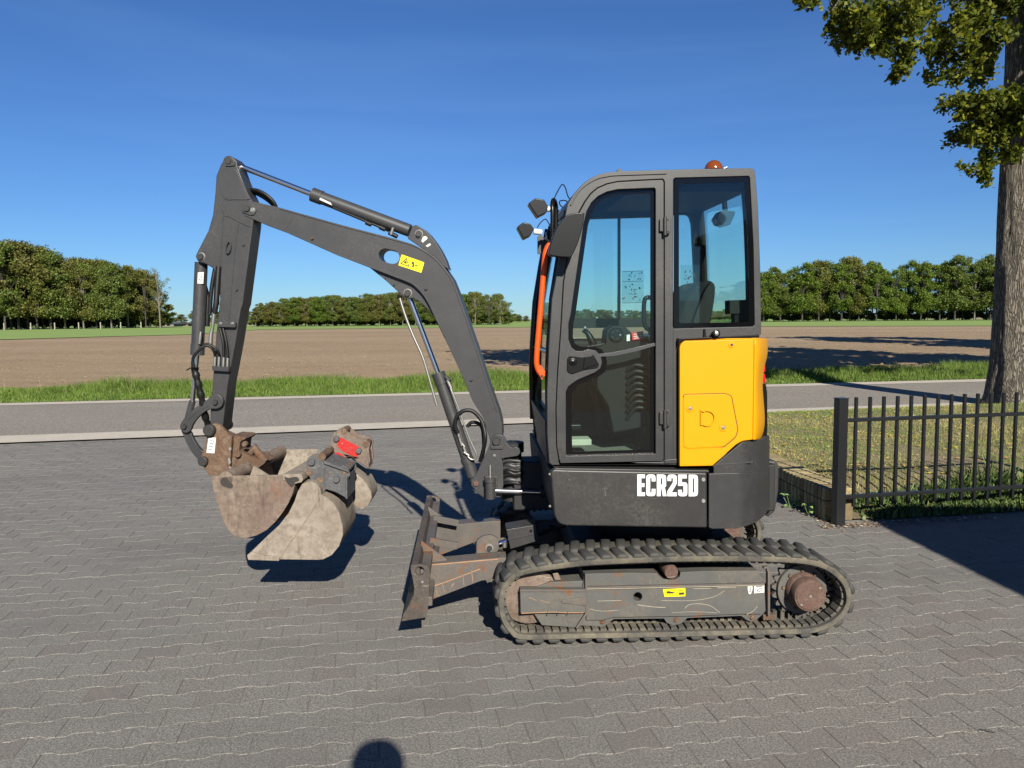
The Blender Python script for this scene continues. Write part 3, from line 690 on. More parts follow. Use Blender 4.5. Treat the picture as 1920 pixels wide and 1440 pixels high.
# field fence posts in front of the left wood
M['postw'] = plain('weathered_post', (.36, .33, .27), .9)
for i, u in enumerate((7, 57, 102, 147, 188, 226, 264)):
    Y = 203+.09*u; x = UX(u, Y); pm_ = bmesh.new(); box(pm_, (x, Y, .9), (.22, .22, 1.9)); o = bmo('fence_post', pm_, M['postw'], None, 0)
    tag(o, 'pale wooden fence post, %s from the left in front of the tall wood' % ORD[i], 'post', 'posts in front of the tall wood')
# farm buildings far away
def barn(u0, u1, Y, vt, vb, label, rc=(.10, .13, .17)):
    xa, xb = UX(u0, Y), UX(u1, Y); zt = P3(u0, vt, Y).z; ze = P3(u0, (vt+vb)/2-1, Y).z
    o = empty('farm_building', ((xa+xb)/2, Y, 0), label, 'building')
    bm = bmesh.new(); box(bm, ((xa+xb)/2, Y+5, ze/2), (xb-xa, 10, ze)); bmo('wall', bm, M['farmwall'], o, 0)
    bm = bmesh.new(); v = [bm.verts.new(p) for p in ((xa-.5, Y-.6, ze), (xb+.5, Y-.6, ze), (xb+.5, Y+10.6, ze), (xa-.5, Y+10.6, ze), (xa+1.5, Y+5, zt), (xb-1.5, Y+5, zt))]
    for f in ((0, 1, 5, 4), (1, 2, 5), (2, 3, 4, 5), (3, 0, 4), (3, 2, 1, 0)): bm.faces.new([v[i] for i in f])
    bmo('roof', bm, plain('farm_roof', rc, .7), o, 0)
    for k in range(3):
        bm = bmesh.new(); box(bm, (xa+(xb-xa)*(.25+.25*k), Y-.03, ze*.5), (1.2, .1, ze*.4)); bmo('window', bm, M['seal'], o, 0)
M['farmwall'] = plain('farm_wall', (.20, .17, .15), .9)
barn(287, 325, 300, 604, 612, 'low farm building with a blue-gray roof at the right end of the left wood')
barn(326, 352, 320, 605, 612, 'dark low barn just left of the excavator arm', (.05, .05, .05))
barn(462, 492, 320, 603, 612, 'low dark barn at the left end of the wood behind the boom', (.06, .06, .065))

# ---- big oak beside the fence
tb = G(1905, 768); TX, TY = tb[0]+.30, tb[1]+.45
m_, t, b, N, L = mat_new('oak_bark'); M['oakbark'] = m_
tc = N('ShaderNodeTexCoord'); mp = N('ShaderNodeMapping'); mp.inputs['Scale'].default_value = (1, 1, .17); L(tc.outputs['Object'], mp.inputs[0])
vo = N('ShaderNodeTexVoronoi'); vo.feature = 'DISTANCE_TO_EDGE'; vo.inputs['Scale'].default_value = 30
nz = N('ShaderNodeTexNoise'); nz.inputs['Scale'].default_value = 9; nz.inputs['Detail'].default_value = 5; L(mp.outputs[0], nz.inputs['Vector'])
mxv = N('ShaderNodeMix'); mxv.data_type = 'VECTOR'; mxv.inputs[0].default_value = .16; L(mp.outputs[0], mxv.inputs[4]); L(nz.outputs['Color'], mxv.inputs[5]); L(mxv.outputs[1], vo.inputs['Vector'])
e = val(t, vo.outputs[0], .0, .22); c = mix(t, e, (.07, .06, .048), (.25, .215, .17)); c = mix(t, val(t, noise_n(t, 30, 5, .8), .4, .7, 0, .5), c, (.14, .125, .09))
L(c, b.inputs['Base Color']); b.inputs['Roughness'].default_value = .95; bump(t, b, mth(t, 'ADD', e, mth(t, 'MULTIPLY', noise_n(t, 60, 4), .3)), 1.0, .035)
oak = empty('oak_tree', (TX, TY, 0), 'big tree with deeply furrowed bark at the right edge beside the fence', 'tree')
bm = bmesh.new(); seg = 72; rings = []
zs = list(np.linspace(-.1, 7.6, 150))
for z in zs:
    r0 = .415-.012*z+.13*math.exp(-max(z, 0)*2.6); ring = []
    for k in range(seg):
        a = 2*math.pi*k/seg; fl = 1+.10*math.exp(-max(z, 0)*2.0)*math.sin(a*5+1)
        nn = noise.noise(Vector((math.cos(a)*3.4, math.sin(a)*3.4, z*.9)))*.03+abs(noise.noise(Vector((math.cos(a)*9, math.sin(a)*9, z*1.8))))*-.030
        rr = r0*fl+nn; ring.append(bm.verts.new((TX+math.cos(a)*rr-.010*z, TY+math.sin(a)*rr, z)))
    rings.append(ring)
for a, b_ in zip(rings, rings[1:]):
    for k in range(seg): bm.faces.new((a[k], a[(k+1) % seg], b_[(k+1) % seg], b_[k]))
bmo('trunk', bm, M['oakbark'], oak, 60)
bm = bmesh.new(); rs = np.random.RandomState(4); limbs = []
def inframe(p):
    d = p-np.array(EYE); dep = d@np.array(fwd); u = 960+d@np.array(crgt)/dep*FPX; v_ = 720-d@np.array(cup)/dep*FPX
    return (u < 2000) and (v_ > -30)
def limb(p0, p1, r0, r1, kinks=5, seg=8, wob=.25):
    P = [Vector(p0).lerp(Vector(p1), i/kinks)+Vector(rs.normal(size=3))*wob*(0 if i in (0, kinks) else 1) for i in range(kinks+1)]
    for i, p in enumerate(P): p.z += .35*math.sin(math.pi*i/kinks)
    sweep(bm, P, [r0+(r1-r0)*i/kinks for i in range(kinks+1)], seg, False); limbs.append(P); return P
for i in range(34):
    a = i*2.4+.3; z0 = 5.2+rs.uniform(0, 2.4); ln = rs.uniform(4.5, 7.2); up_ = rs.uniform(.8, 6.0)
    if math.cos(a) < .2 and math.sin(a) < .75: ln *= .9; up_ = 3.5+up_*.5; z0 = 7.0+.04*i
    if any(inframe(np.array((TX+math.cos(a)*ln*q, TY+math.sin(a)*ln*q, z0+up_*q+.3))) for q in (.35, .6, .8, 1)): continue
    P = limb((TX-.07, TY, z0), (TX+math.cos(a)*ln, TY+math.sin(a)*ln*1.0, z0+up_), .14, .03, wob=.25)
limb((TX-.08, TY, 7.4), (TX, TY, 14.0), .30, .05)
# limbs seen in the picture: droop to the left in the top right corner
def W(u, v, Y): return tuple(P3(u, v, Y))
vis = [((1885, -60, TY), (1700, -40, TY-1.6), .09), ((1700, -40, TY-1.6), (1560, 20, TY-2.4), .04), ((1700, -40, TY-1.6), (1640, 60, TY-1.6), .03), ((1885, 20, TY), (1800, 60, TY-1.0), .05), ((1800, 60, TY-1.0), (1700, 120, TY-1.5), .02),
       ((1800, -30, TY-1.0), (1790, 60, TY-1), .02), ((1885, 240, TY), (1810, 230, TY-.9), .022), ((1885, 330, TY), (1830, 335, TY-.5), .012), ((1560, 10, TY-2.4), (1495, 2, TY-2.6), .01)]
for a, b_, r0 in vis: limb(W(*a), W(*b_), r0, r0*.25, 4, 6, .06)
bmo('limbs', bm, M['oakbark'], oak, 60)
OL = leafmat('oak_leaves', (.05, .075, .008), (.12, .155, .014), (.34, .34, .035), .5)
def oak_leaf_shape():
    o = [(0, -.5), (.10, -.36), (.24, -.30), (.16, -.12), (.34, .0), (.22, .14), (.30, .32), (.12, .34), (0, .5), (-.12, .34), (-.30, .32), (-.22, .14), (-.34, 0), (-.16, -.12), (-.24, -.30), (-.10, -.36)]
    return np.array([(x, y, -.25*x*x) for x, y in o])
LS = oak_leaf_shape(); LF = [(0, 1, 15), (1, 2, 3), (1, 3, 13), (1, 13, 15), (13, 14, 15), (3, 4, 5), (3, 5, 11), (3, 11, 13), (11, 12, 13), (5, 6, 7), (5, 7, 9), (5, 9, 11), (9, 10, 11), (7, 8, 9)]
def leaves(name, P, size, par, mat, big=False):
    n = len(P); rs = np.random.RandomState(len(P)); nr = rs.normal(size=(n, 3))+[0, 0, .6]; nr /= np.linalg.norm(nr, axis=1)[:, None]
    a = np.cross(nr, rs.normal(size=(n, 3))); a /= np.linalg.norm(a, axis=1)[:, None]; b_ = np.cross(nr, a); sz = (size*rs.uniform(.6, 1.25, n))[:, None, None]
    if big:
        S = np.array([(-.5, 0, 0), (0, -.35, .05), (.5, 0, 0), (0, .35, .05)]); FF = np.array([(0, 1, 2, 3)])
    else: S = LS; FF = np.array(LF)
    V = P[:, None]+(a[:, None]*S[None, :, :1]+b_[:, None]*S[None, :, 1:2]+nr[:, None]*S[None, :, 2:3])*sz
    Fc = (FF[None]+np.arange(n)[:, None, None]*len(S)).reshape(-1, FF.shape[1])
    return tag(npmesh(name, V.reshape(-1, 3), Fc, mat, par), kind='stuff')
pp = []
def cluster(u, v, Y, rpx, n, flat=.7):
    c = np.array(P3(u, v, Y)); r = rpx*Y/FPX; k = max(4, int(rpx/4))
    sub = c+rs.normal(size=(k, 3))*r*[.62, .8, .62*flat]
    for i in range(n): pp.append(sub[rs.randint(k)]+rs.normal(size=3)*(.03+r*.17))
for (u, v, dy, r, n) in [(1600, -20, -2.2, 40, 420), (1580, 30, -2.4, 30, 260), (1600, 60, -2.2, 24, 260), (1620, 78, -2.0, 20, 160), (1640, 92, -1.9, 9, 40), (1660, 20, -2.0, 42, 520), (1690, 60, -1.8, 36, 420), (1720, 20, -1.6, 40, 420), (1700, 95, -1.6, 14, 90), (1690, 130, -1.6, 14, 120), (1702, 112, -1.6, 8, 40), (1735, 80, -1.4, 14, 60),
                         (1500, -4, -2.6, 10, 40), (1530, -8, -2.5, 14, 80), (1515, 4, -2.6, 5, 14), (1760, -25, -1.4, 30, 250), (1780, 60, -1.2, 26, 190), (1800, 90, -1.0, 30, 260), (1790, 140, -1.0, 18, 130), (1768, 138, -1.0, 10, 50), (1820, 40, -1.0, 30, 260), (1850, 80, -.7, 34, 420), (1830, 130, -.8, 26, 260), (1860, 20, -.7, 40, 420), (1850, -20, -.8, 40, 380),
                         (1800, 180, -.8, 8, 20), (1780, 195, -.9, 16, 80), (1810, 205, -.8, 24, 220), (1840, 200, -.7, 34, 460), (1870, 200, -.65, 34, 420), (1820, 250, -.7, 22, 200), (1850, 240, -.65, 30, 380), (1890, 230, -.7, 36, 420), (1915, 200, -.75, 34, 300), (1910, 290, -.7, 18, 120), (1850, 262, -.6, 20, 160),
                         (1856, 300, -.5, 14, 90), (1840, 320, -.5, 16, 110), (1818, 316, -.5, 10, 40), (1846, 336, -.5, 10, 40), (1800, 308, -.6, 5, 10)]:
    cluster(u, v, TY+dy, r, int(n*2.4))
leaves('leaves', np.array(pp), .095, oak, OL)
# high crown, mostly above the picture: it throws the broken shade on the field
pp2 = []
for P in [l for l in limbs if len(l) == 6]:
    for i in range(420):
        k = rs.rand()**.6*(len(P)-1.001); j = int(k); q = np.array(P[j].lerp(P[j+1], k-j)); pp2.append(q+rs.normal(size=3)*[.95, .95, .55]+np.array([0, 0, .25]))
pp2 = np.array(pp2)
pp2 = np.array([p for p in pp2 if not inframe(p)])
leaves('crown', pp2, .62, oak, OL, big=True)
# a second roadside tree further right, out of the picture, whose shade falls on the field
T2 = tree_meshes(91, 15, 5.5, 4.5, 5200, .38, lobes=20)
put_tree('roadside_tree', T2, 19.5, 15.5, 1.0, 1.0, LM[1], M['bark2'], 'roadside tree right of the picture beyond the big furrowed tree', None, 0)
T3 = tree_meshes(92, 13, 4.0, 4.0, 3600, .38, lobes=16)
put_tree('roadside_tree', T3, 33, 24, 1.9, 1.0, LM[1], M['bark2'], 'tall roadside tree far right of the picture', None, 1)
T4 = tree_meshes(93, 3.0, 1.2, .8, 800, .16, lobes=9)
put_tree('young_tree', T4, -9.75, 11.4, .95, .8, LM[3], M['bark2'], 'small young tree on the near roadside left of the picture', None, 0)

# ================================================================ NEIGHBOURING HOUSE (right, behind the viewer): throws the hard shadow
house = empty('brick_house', (7.4, -2.6, 0), 'single storey brick house with a flat roof edge right behind the photographer', 'building')
m_, t, b, N, L = mat_new('house_brick'); br = N('ShaderNodeTexBrick'); br.inputs['Scale'].default_value = 4; br.inputs['Color1'].default_value = (.20, .09, .06, 1); br.inputs['Color2'].default_value = (.26, .12, .08, 1); br.inputs['Mortar'].default_value = (.3, .28, .25, 1); L(br.outputs[0], b.inputs['Base Color']); b.inputs['Roughness'].default_value = .9; M['hbrick'] = m_
HX = 4.28; HY = .9
boxo('wall', (HX+3.5, HY-3.5, 1.5), (7, 7, 3.0), M['hbrick'], house, 0); boxo('roof_edge', (HX+3.45, HY-3.45, 3.08), (7.1, 7.1, .16), M['farmwall'], house, .01)
boxo('door', (HX-.02, HY-2, 1.05), (.06, .95, 2.1), M['fence'], house, .01); boxo('window', (HX-.02, HY-4.5, 1.6), (.06, 1.4, 1.2), M['seal'], house, .01)

# ================================================================ PHOTOGRAPHER (only the shadow is in the picture)
px_, py_ = .115, -.27
me = bpy.data.meshes.new('person'); J = {}; Vv = []; Ee = []; Rr = []
def jt(n, p, r, par=None):
    J[n] = len(Vv); Vv.append(p); Rr.append(r)
    if par: Ee.append((J[par], J[n]))
jt('pel', (0, 0, .98), .15); jt('bel', (0, .0, 1.15), .14, 'pel'); jt('ch', (0, .0, 1.38), .155, 'bel'); jt('nk', (0, .01, 1.53), .065, 'ch'); jt('hd', (0, .035, 1.63), .085, 'nk'); jt('hd2', (0, .03, 1.735), .088, 'hd')
for s in (-1, 1):
    q = 'l' if s < 0 else 'r'
    jt('sh'+q, (.19*s, 0, 1.47), .065, 'ch'); jt('el'+q, (.30*s, .08, 1.24), .048, 'sh'+q); jt('wr'+q, (-px_+.075*s+.062, -py_-.085, 1.52), .032, 'el'+q); jt('ha'+q, (-px_+.075*s+.062, -py_-.05, 1.585), .030, 'wr'+q)
    jt('hp'+q, (.10*s, 0, .90), .105, 'pel'); jt('kn'+q, (.12*s, .02, .50), .068, 'hp'+q); jt('an'+q, (.13*s, -.01, .09), .045, 'kn'+q); jt('to'+q, (.15*s, .17, .035), .035, 'an'+q)
me.from_pydata(Vv, Ee, []); po = bpy.data.objects.new('person', me); COL.objects.link(po); po.location = (px_, py_, 0); po.scale = (1, 1, 1.035)
sm = po.modifiers.new('s', 'SKIN'); me.skin_vertices[0].data[0].use_root = True
for i, r in enumerate(Rr): me.skin_vertices[0].data[i].radius = (r, r)
ss = po.modifiers.new('ss', 'SUBSURF'); ss.levels = 2; ss.render_levels = 2
me.materials.append(plain('dark_clothes', (.03, .035, .05), .9)); tag(po, 'person in dark clothes holding up a phone to take the picture', 'person')
lathe('hair', (px_, py_+.02, 1.72*1.035), (0, -.1, 1), [(0, .10), (.05, .103), (.09, .085), (.118, .04), (.125, 0)], plain('hair', (.03, .02, .015), .9), po, 16)
ph = empty('phone', (0, -.02, 1.66), 'dark smartphone held up by the photographer', 'phone')
boxo('body', (.062, -.018, 1.683), (.15, .009, .072), M['black'], ph, .003); boxo('screen', (.062, -.0245, 1.683), (.14, .002, .066), M['seal'], ph, 0)
# ================================================================ EXCAVATOR
Y0 = 3.85; YC = 4.625; YF = 5.40
ex = empty('mini_excavator', (1.05, YC, 0), 'gray and yellow mini excavator on rubber tracks standing on the block paving', 'excavator')
def disc(name, fr, u, v, n, rpx, depth, mat, par, seg=20, prof=None):
    """round boss facing the viewer; centre measured on plane n, sticks out by depth towards the viewer"""
    c = fr.p(u, v, n); r = rpx*(c-EYE).dot(fwd)/FPX
    return lathe(name, c+fr.n*.004, -fr.n, prof(r) if prof else [(0, r), (depth*.85, r), (depth+.001, r*.9), (depth+.004, r*.88)], mat, par, seg)
def pin(fr, u, v, n, rpx, par, ring=True, depth=.018):
    o = disc('pin', fr, u, v, n, rpx*.78, depth, M['pin'], par, 18)
    if ring: disc('pin_ring', fr, u, v, n, rpx, depth*.35, M['ring'], par, 22)
    return o
def bolt(fr, u, v, n, rpx, par, mat='zinc', depth=.008):
    c = fr.p(u, v, n); r = rpx*(c-EYE).dot(fwd)/FPX
    return lathe('bolt', c, -fr.n, [(0, r*1.35), (depth*.3, r*1.35), (depth*.3, r), (depth, r*.92)], M[mat], par, 6 if mat != 'zinc' else 10)
def flat(name, fr, px, n, mat, par, th=.0015, bev=0): return plate(name, fr, px, n-th, n, M[mat], par, bev=bev)
def ribbon(name, fr, px, n, wpx, th, mat, par, bev=.001):
    """raised line of constant width along a px path"""
    P = [Vector(p) for p in px]; L1, L2 = [], []
    for i, p in enumerate(P):
        d = (P[min(i+1, len(P)-1)]-P[max(0, i-1)]).normalized(); q = Vector((-d.y, d.x))*wpx/2; L1.append(tuple(p+q)); L2.append(tuple(p-q))
    return plate(name, fr, L1+L2[::-1], n-th, n, M[mat] if isinstance(mat, str) else mat, par, bev=bev)

# ---------------------------------------------------------------- tracks
inner = [(984, 1075), (965, 1085), (951, 1101), (945, 1119), (945.5, 1139), (951, 1160), (963, 1178), (984, 1188), (1080, 1186), (1200, 1184), (1330, 1181), (1476, 1178), (1520, 1176), (1550, 1168), (1574, 1151), (1586, 1132), (1588, 1114), (1582, 1095), (1566, 1077), (1540, 1062), (1500, 1054), (1440, 1051), (1380, 1050), (1330, 1050), (1260, 1051), (1200, 1053), (1150, 1055), (1100, 1058), (1040, 1065)]
IN = spline([MF.t(u, v, Y0) for u, v in inner], 6, True)
def resample(P, n):
    P = [Vector(p) for p in P]; P.append(P[0]); s = [0]
    for a, b_ in zip(P, P[1:]): s.append(s[-1]+(b_-a).length)
    out = []; tot = s[-1]; j = 0
    for i in range(n):
        t = tot*i/n
        while s[j+1] < t: j += 1
        out.append(P[j].lerp(P[j+1], (t-s[j])/(s[j+1]-s[j])))
    return out, tot
NL = 48; BELT, tot = resample(IN, NL*4); print('belt', tot, tot/NL)
def bn(i):
    n = len(BELT); t = (BELT[(i+1) % n]-BELT[i-1]).normalized(); return t, Vector((-t.y, t.x))
sgn = 1
_t, _n = bn(len(BELT)//4)
cen = sum(BELT, Vector((0, 0)))/len(BELT)
if _n.dot(BELT[len(BELT)//4]-cen) < 0: sgn = -1
low = min(BELT[i].y + sgn*bn(i)[1].y*.030 for i in range(len(BELT))); BELT = [b_-Vector((0, low-.026)) for b_ in BELT]
def track(ya, yb, near):
    mirror = -1 if not near else 1
    bm = bmesh.new(); n = len(BELT); rings = []
    prof = [(ya+.004, .0), (ya, .006), (ya, .024), (ya+.010, .032), (yb-.010, .032), (yb, .024), (yb, .006), (yb-.004, 0)]
    for i in range(n):
        t, q = bn(i); q = q*sgn
        rings.append([bm.verts.new((BELT[i].x+q.x*h, y, BELT[i].y+q.y*h)) for y, h in prof])
    for i in range(n):
        a, b_ = rings[i], rings[(i+1) % n]
        for k in range(len(prof)): bm.faces.new((a[k], a[(k+1) % len(prof)], b_[(k+1) % len(prof)], b_[k]))
    tr = bmo('rubber_track', bm, M['track'], ex, 50)
    # tread lugs: staggered pairs, each a slanted tapered block
    for i in range(NL*2):
        bi = i*2; t, q = bn(bi); q = q*sgn; c = BELT[bi]
        first = (i % 2 == 0); wy = (yb-ya)
        y_a, y_b = (ya-.001, ya+wy*.50) if first else (ya+wy*.46, yb+.001)
        bm = bmesh.new(); vs = []
        sk = .012 if first else -.012
        for (h, wl, ins) in ((.028, .034, 0), (.050, .021, .010)):
            for (y, s_) in ((y_a+ins*(.4 if first else 1), -1), (y_b-ins*(1 if first else .4), 1)):
                for e_ in (-1, 1):
                    off = wl*e_*(1.0 if (first and s_ < 0) or (not first and s_ > 0) else .8)+sk*s_
                    p = c+t*off+q*h; vs.append(bm.verts.new((p.x, y, p.y)))
        for f in ((0, 1, 3, 2), (4, 6, 7, 5), (0, 4, 5, 1), (2, 3, 7, 6), (0, 2, 6, 4), (1, 5, 7, 3)): bm.faces.new([vs[k] for k in f])
        bmesh.ops.recalc_face_normals(bm, faces=bm.faces[:]); bmesh.ops.bevel(bm, geom=[e for e in bm.edges], offset=.005, segments=1, affect='EDGES'); bmo('tread_lug', bm, M['lug'], tr, 50)
    bm = bmesh.new()
    for i in range(0, len(BELT), 2):
        t, q = bn(i); q = q*sgn; c = BELT[i]; ang = math.atan2(t.y, t.x)
        for (yc_, wy) in ((ya+.065, .07), (yb-.065, .07)):
            MM = Matrix.Translation((c.x-q.x*.003, yc_, c.y-q.y*.003)) @ Matrix.Rotation(-ang, 4, 'Y'); box(bm, (0, 0, 0), (tot/NL/2*.72, wy, .022), MM)
        MM = Matrix.Translation((c.x-q.x*.025, (ya+yb)/2, c.y-q.y*.025)) @ Matrix.Rotation(-ang, 4, 'Y'); box(bm, (0, 0, 0), (tot/NL/2*.5, .03, .05), MM)
    bmo('guide_lugs', bm, M['track'], tr, 30)['kind'] = 'stuff'
track(Y0, Y0+.30, True); track(YF-.30, YF, False)
def undercarriage(dy, near):
    s = MF
    off = lambda o: (setattr(o, 'matrix_parent_inverse', Matrix.Translation((0, dy, 0)) @ o.matrix_parent_inverse), o)[1]
    f1 = [(1095, 1076), (1177, 1074), (1232, 1075), (1238, 1082), (1246, 1087), (1266, 1087), (1274, 1082), (1276, 1073), (1319, 1071), (1421, 1070), (1434, 1093), (1436, 1146), (1428, 1154), (1420, 1161), (1408, 1166), (1400, 1163), (1390, 1155), (1289, 1159), (1276, 1170), (1262, 1173), (1250, 1168), (1245, 1160), (1151, 1161), (1138, 1171), (1128, 1176), (1116, 1174), (1087, 1173)]
    fr = off(plate('track_frame', s, f1, Y0+.062, Y0+.24, M['frame'], ex, holes=[arc(1196, 1119, 8, n=16)] if near else [], bev=.006))
    face = [(1099, 1103.5), (1434, 1096.5), (1436, 1146), (1428, 1152), (1390, 1152), (1289, 1156), (1151, 1158), (1130, 1163), (1099, 1163)]
    off(plate('frame_side_plate', s, face, Y0+.048, Y0+.062, M['frame'], ex, holes=[arc(1196, 1119, 8, n=16)], bev=.004))
    off(plate('frame_top_lip', s, [(1099, 1101), (1434, 1094), (1434, 1097.5), (1099, 1104.5)], Y0+.040, Y0+.062, M['arm_gray'], ex, bev=.003))
    off(plate('idler_yoke', s, [(1001, 1102), (1031, 1091.6), (1096, 1089), (1098, 1106), (1001, 1106)], Y0+.075, Y0+.22, M['frame'], ex, bev=.004))
    off(plate('idler_guard', s, [(975, 1105.6), (1098, 1105.6), (1098, 1150), (976, 1150.6)], Y0+.030, Y0+.12, M['frame'], ex, bev=.004))
    off(plate('idler_guard_lip', s, [(975, 1105.6), (1098, 1105.6), (1098, 1110), (975, 1110)], Y0+.024, Y0+.030, M['arm_gray'], ex, bev=.002))
    off(plate('guard_rib', s, rnd([(1053, 1125), (1100, 1120), (1100, 1136), (1053, 1131)], 2), Y0+.024, Y0+.034, M['arm_gray'], ex, bev=.002))
    off(plate('lower_guard', s, [(1001, 1151), (1099, 1150), (1080, 1177), (1050, 1175), (1016, 1173)], Y0+.055, Y0+.14, M['frame'], ex, bev=.004))
    off(plate('frame_end_rib', s, [(1097, 1076), (1101, 1076), (1102, 1150), (1084, 1178), (1079, 1178), (1098, 1149)], Y0+.040, Y0+.07, M['arm_gray'], ex, bev=.002))
    if near:
        for x in (1027, 1046, 1064): ribbon('weld_mark', s, [(x, 1148), (x, 1154)], Y0+.03, 1.2, .003, 'ink', ex, 0)
    c = s.p(995, 1131, Y0)
    off(lathe('idler_wheel', (c.x, Y0+.085, c.z+.004), (0, 1, 0), [(0, .03), (.0, .10), (.01, .135), (.014, .152), (.03, .155), (.10, .155), (.116, .152), (.12, .135), (.13, .03)], M['tan'], ex, 40))
    c = s.p(1520, 1118, Y0+.012); cx_, cz = c.x, c.z
    # sprocket with rounded gaps
    bm = bmesh.new(); teeth = []
    for k in range(19*6):
        a = 2*math.pi*k/(19*6); teeth.append((cx_+math.cos(a)*(.150+.013*math.sin(a*19)), cz+math.sin(a)*(.150+.013*math.sin(a*19))))
    slab(bm, s, teeth, Y0+.135, Y0+.16, [[(cx_+math.cos(a)*.06, cz+math.sin(a)*.06) for a in np.linspace(0, 2*math.pi, 16, endpoint=False)]]); off(bmo('sprocket', bm, M['arm_gray'], ex, 30))
    off(lathe('sprocket_flange', (cx_, Y0+.115, cz), (0, 1, 0), [(0, .105), (.0, .135), (.022, .138)], M['frame'], ex, 40))
    mo = off(lathe('travel_motor', (cx_, Y0+.012, cz), (0, 1, 0), [(0, 0), (0, .074), (.004, .078), (.004, .084), (.012, .088), (.06, .089), (.065, .094), (.105, .098), (.105, .118), (.118, .118)], M['hub'], ex, 40))
    if near:
        for k in range(9):
            a = k*2*math.pi/9+.2; lathe('flange_bolt', (cx_+math.cos(a)*.108, Y0+.117, cz+math.sin(a)*.108), (0, -1, 0), [(0, .009), (.012, .009)], M['rustst'], mo, 6)
        for a, r in ((.7, .066), (3.9, .066)): lathe('plug', (cx_+math.cos(a)*r, Y0+.014, cz+math.sin(a)*r), (0, -1, 0), [(0, .006), (.003, .006)], M['ring'], mo, 8)
        lathe('plug', (cx_, Y0+.014, cz), (0, -1, 0), [(0, .008), (.003, .007)], M['ring'], mo, 8)
        ribbon('sprocket_guard', s, [(1433, 1066), (1439, 1064), (1442, 1075), (1442, 1155)], Y0+.06, 4.5, .03, 'arm_gray', ex, .002)
        plate('guard_foot', s, [(1431, 1153), (1453, 1152), (1453, 1163), (1431, 1164)], Y0+.05, Y0+.09, M['rustst'], ex)
        plate('track_tensioner_cover', s, [(1036, 1076), (1046, 1074), (1053, 1088), (1040, 1088)], Y0+.09, Y0+.2, M['tan'], ex)
    for (u, v) in ((1130, 1165), (1268, 1162), (1410, 1157)):
        c = s.p(u, v, Y0+.06); off(lathe('roller_bolt', (c.x, Y0+.062, c.z), (0, -1, 0), [(0, .017), (.004, .017), (.004, .011), (.012, .010)], M['rustst'], ex, 8))
        off(lathe('track_roller', (c.x, Y0+.09, c.z-.012), (0, 1, 0), [(0, .03), (.01, .05), (.04, .05), (.05, .035), (.08, .035), (.09, .05), (.12, .05), (.13, .03)], M['rustst'], ex, 20))
    c = s.p(1258, 1072, Y0+.06); off(lathe('carrier_roller', (c.x, Y0+.050, c.z), (0, 1, 0), [(0, 0), (0, .034), (.004, .037), (.12, .037), (.12, 0)], M['hub'], ex, 24))
undercarriage(0, True); undercarriage(1.25, False)
for q, w__ in (([(1284, 1141), (1292, 1134), (1310, 1132), (1332, 1136), (1350, 1149)], .9), ([(1195, 1134), (1225, 1138), (1248, 1139)], 1.1), ([(1240, 1126), (1300, 1126), (1338, 1119), (1358, 1108)], .7), ([(1400, 1152), (1412, 1146), (1420, 1137)], .8), ([(1260, 1149), (1300, 1147), (1345, 1149)], .6), ([(1120, 1127), (1165, 1126)], .8), ([(1105, 1142), (1130, 1146), (1160, 1144)], .7), ([(1345, 1102), (1380, 1101)], .9), ([(1300, 1104), (1334, 1103)], .9)): ribbon('scratch_mark', MF, spline(q, 3), Y0+.048, w__, .0008, 'scratch', ex, 0)
for q, w__ in (([(978, 1150), (1000, 1149), (1040, 1147.5), (1062, 1149), (1094, 1149)], 1.5), ([(1012, 1125), (1030, 1131)], .8), ([(992, 1120), (1006, 1126)], .8), ([(1060, 1128), (1094, 1127)], 1.2)): ribbon('scratch_mark', MF, q, Y0+.030, w__, .0008, 'rustedge', ex, 0)
ribbon('scratch_mark', MF, [(1100, 1104.5), (1180, 1103), (1300, 1100.5), (1434, 1097.5)], Y0+.0398, 1.2, .0008, 'scratch', ex, 0)
# stickers on the near track frame
st = flat('yellow_track_sticker', MF, [(1243, 1105), (1285, 1103), (1285, 1118), (1246, 1119)], Y0+.0475, 'sticky', ex)
for a in ([(1249, 1112), (1252, 1108), (1262, 1110), (1268, 1112), (1262, 1113), (1250, 1113)], [(1273, 1106), (1283, 1105.5), (1283, 1107), (1273, 1107.5)], [(1273, 1111), (1283, 1110.5), (1283, 1115), (1273, 1115.5)]): flat('print', MF, a, Y0+.0458, 'ink', st, .0006)
st = flat('hook_symbol_sticker', MF, rnd([(1402, 1096), (1411, 1096), (1411, 1105), (1408, 1114), (1404, 1114), (1402, 1105)], 1.5), Y0+.0475, 'stickw', ex)
ribbon('print', MF, [(1406.5, 1100), (1406.5, 1105), (1408.5, 1108), (1406.5, 1110.5), (1404.8, 1108.5)], Y0+.0457, 1.3, .0006, 'ink', st, 0)
st = flat('track_symbol_sticker', MF, [(1414, 1097), (1433, 1096), (1433, 1111), (1414, 1112.5)], Y0+.0475, 'stickw', ex)
for a in ([(1418, 1100), (1429, 1099.5)], [(1419, 1108), (1423, 1104), (1428, 1103), (1429, 1107), (1424, 1109), (1419, 1108)]): ribbon('print', MF, a, Y0+.0457, 1.1, .0006, 'ink', st, 0)
# centre carriage
boxo('carriage_frame', (1.08, YC, .34), (.95, .80, .16), M['dark'], ex, .02)
boxo('carriage_frame', (.78, YC, .30), (.12, 1.15, .10), M['dark'], ex, .01); boxo('carriage_frame', (1.42, YC, .30), (.12, 1.15, .10), M['dark'], ex, .01)
lathe('slew_ring', (1.12, YC, .42), (0, 0, 1), [(0, .36), (.03, .38), (.10, .38), (.10, .34), (.22, .34)], M['dark'], ex, 40)

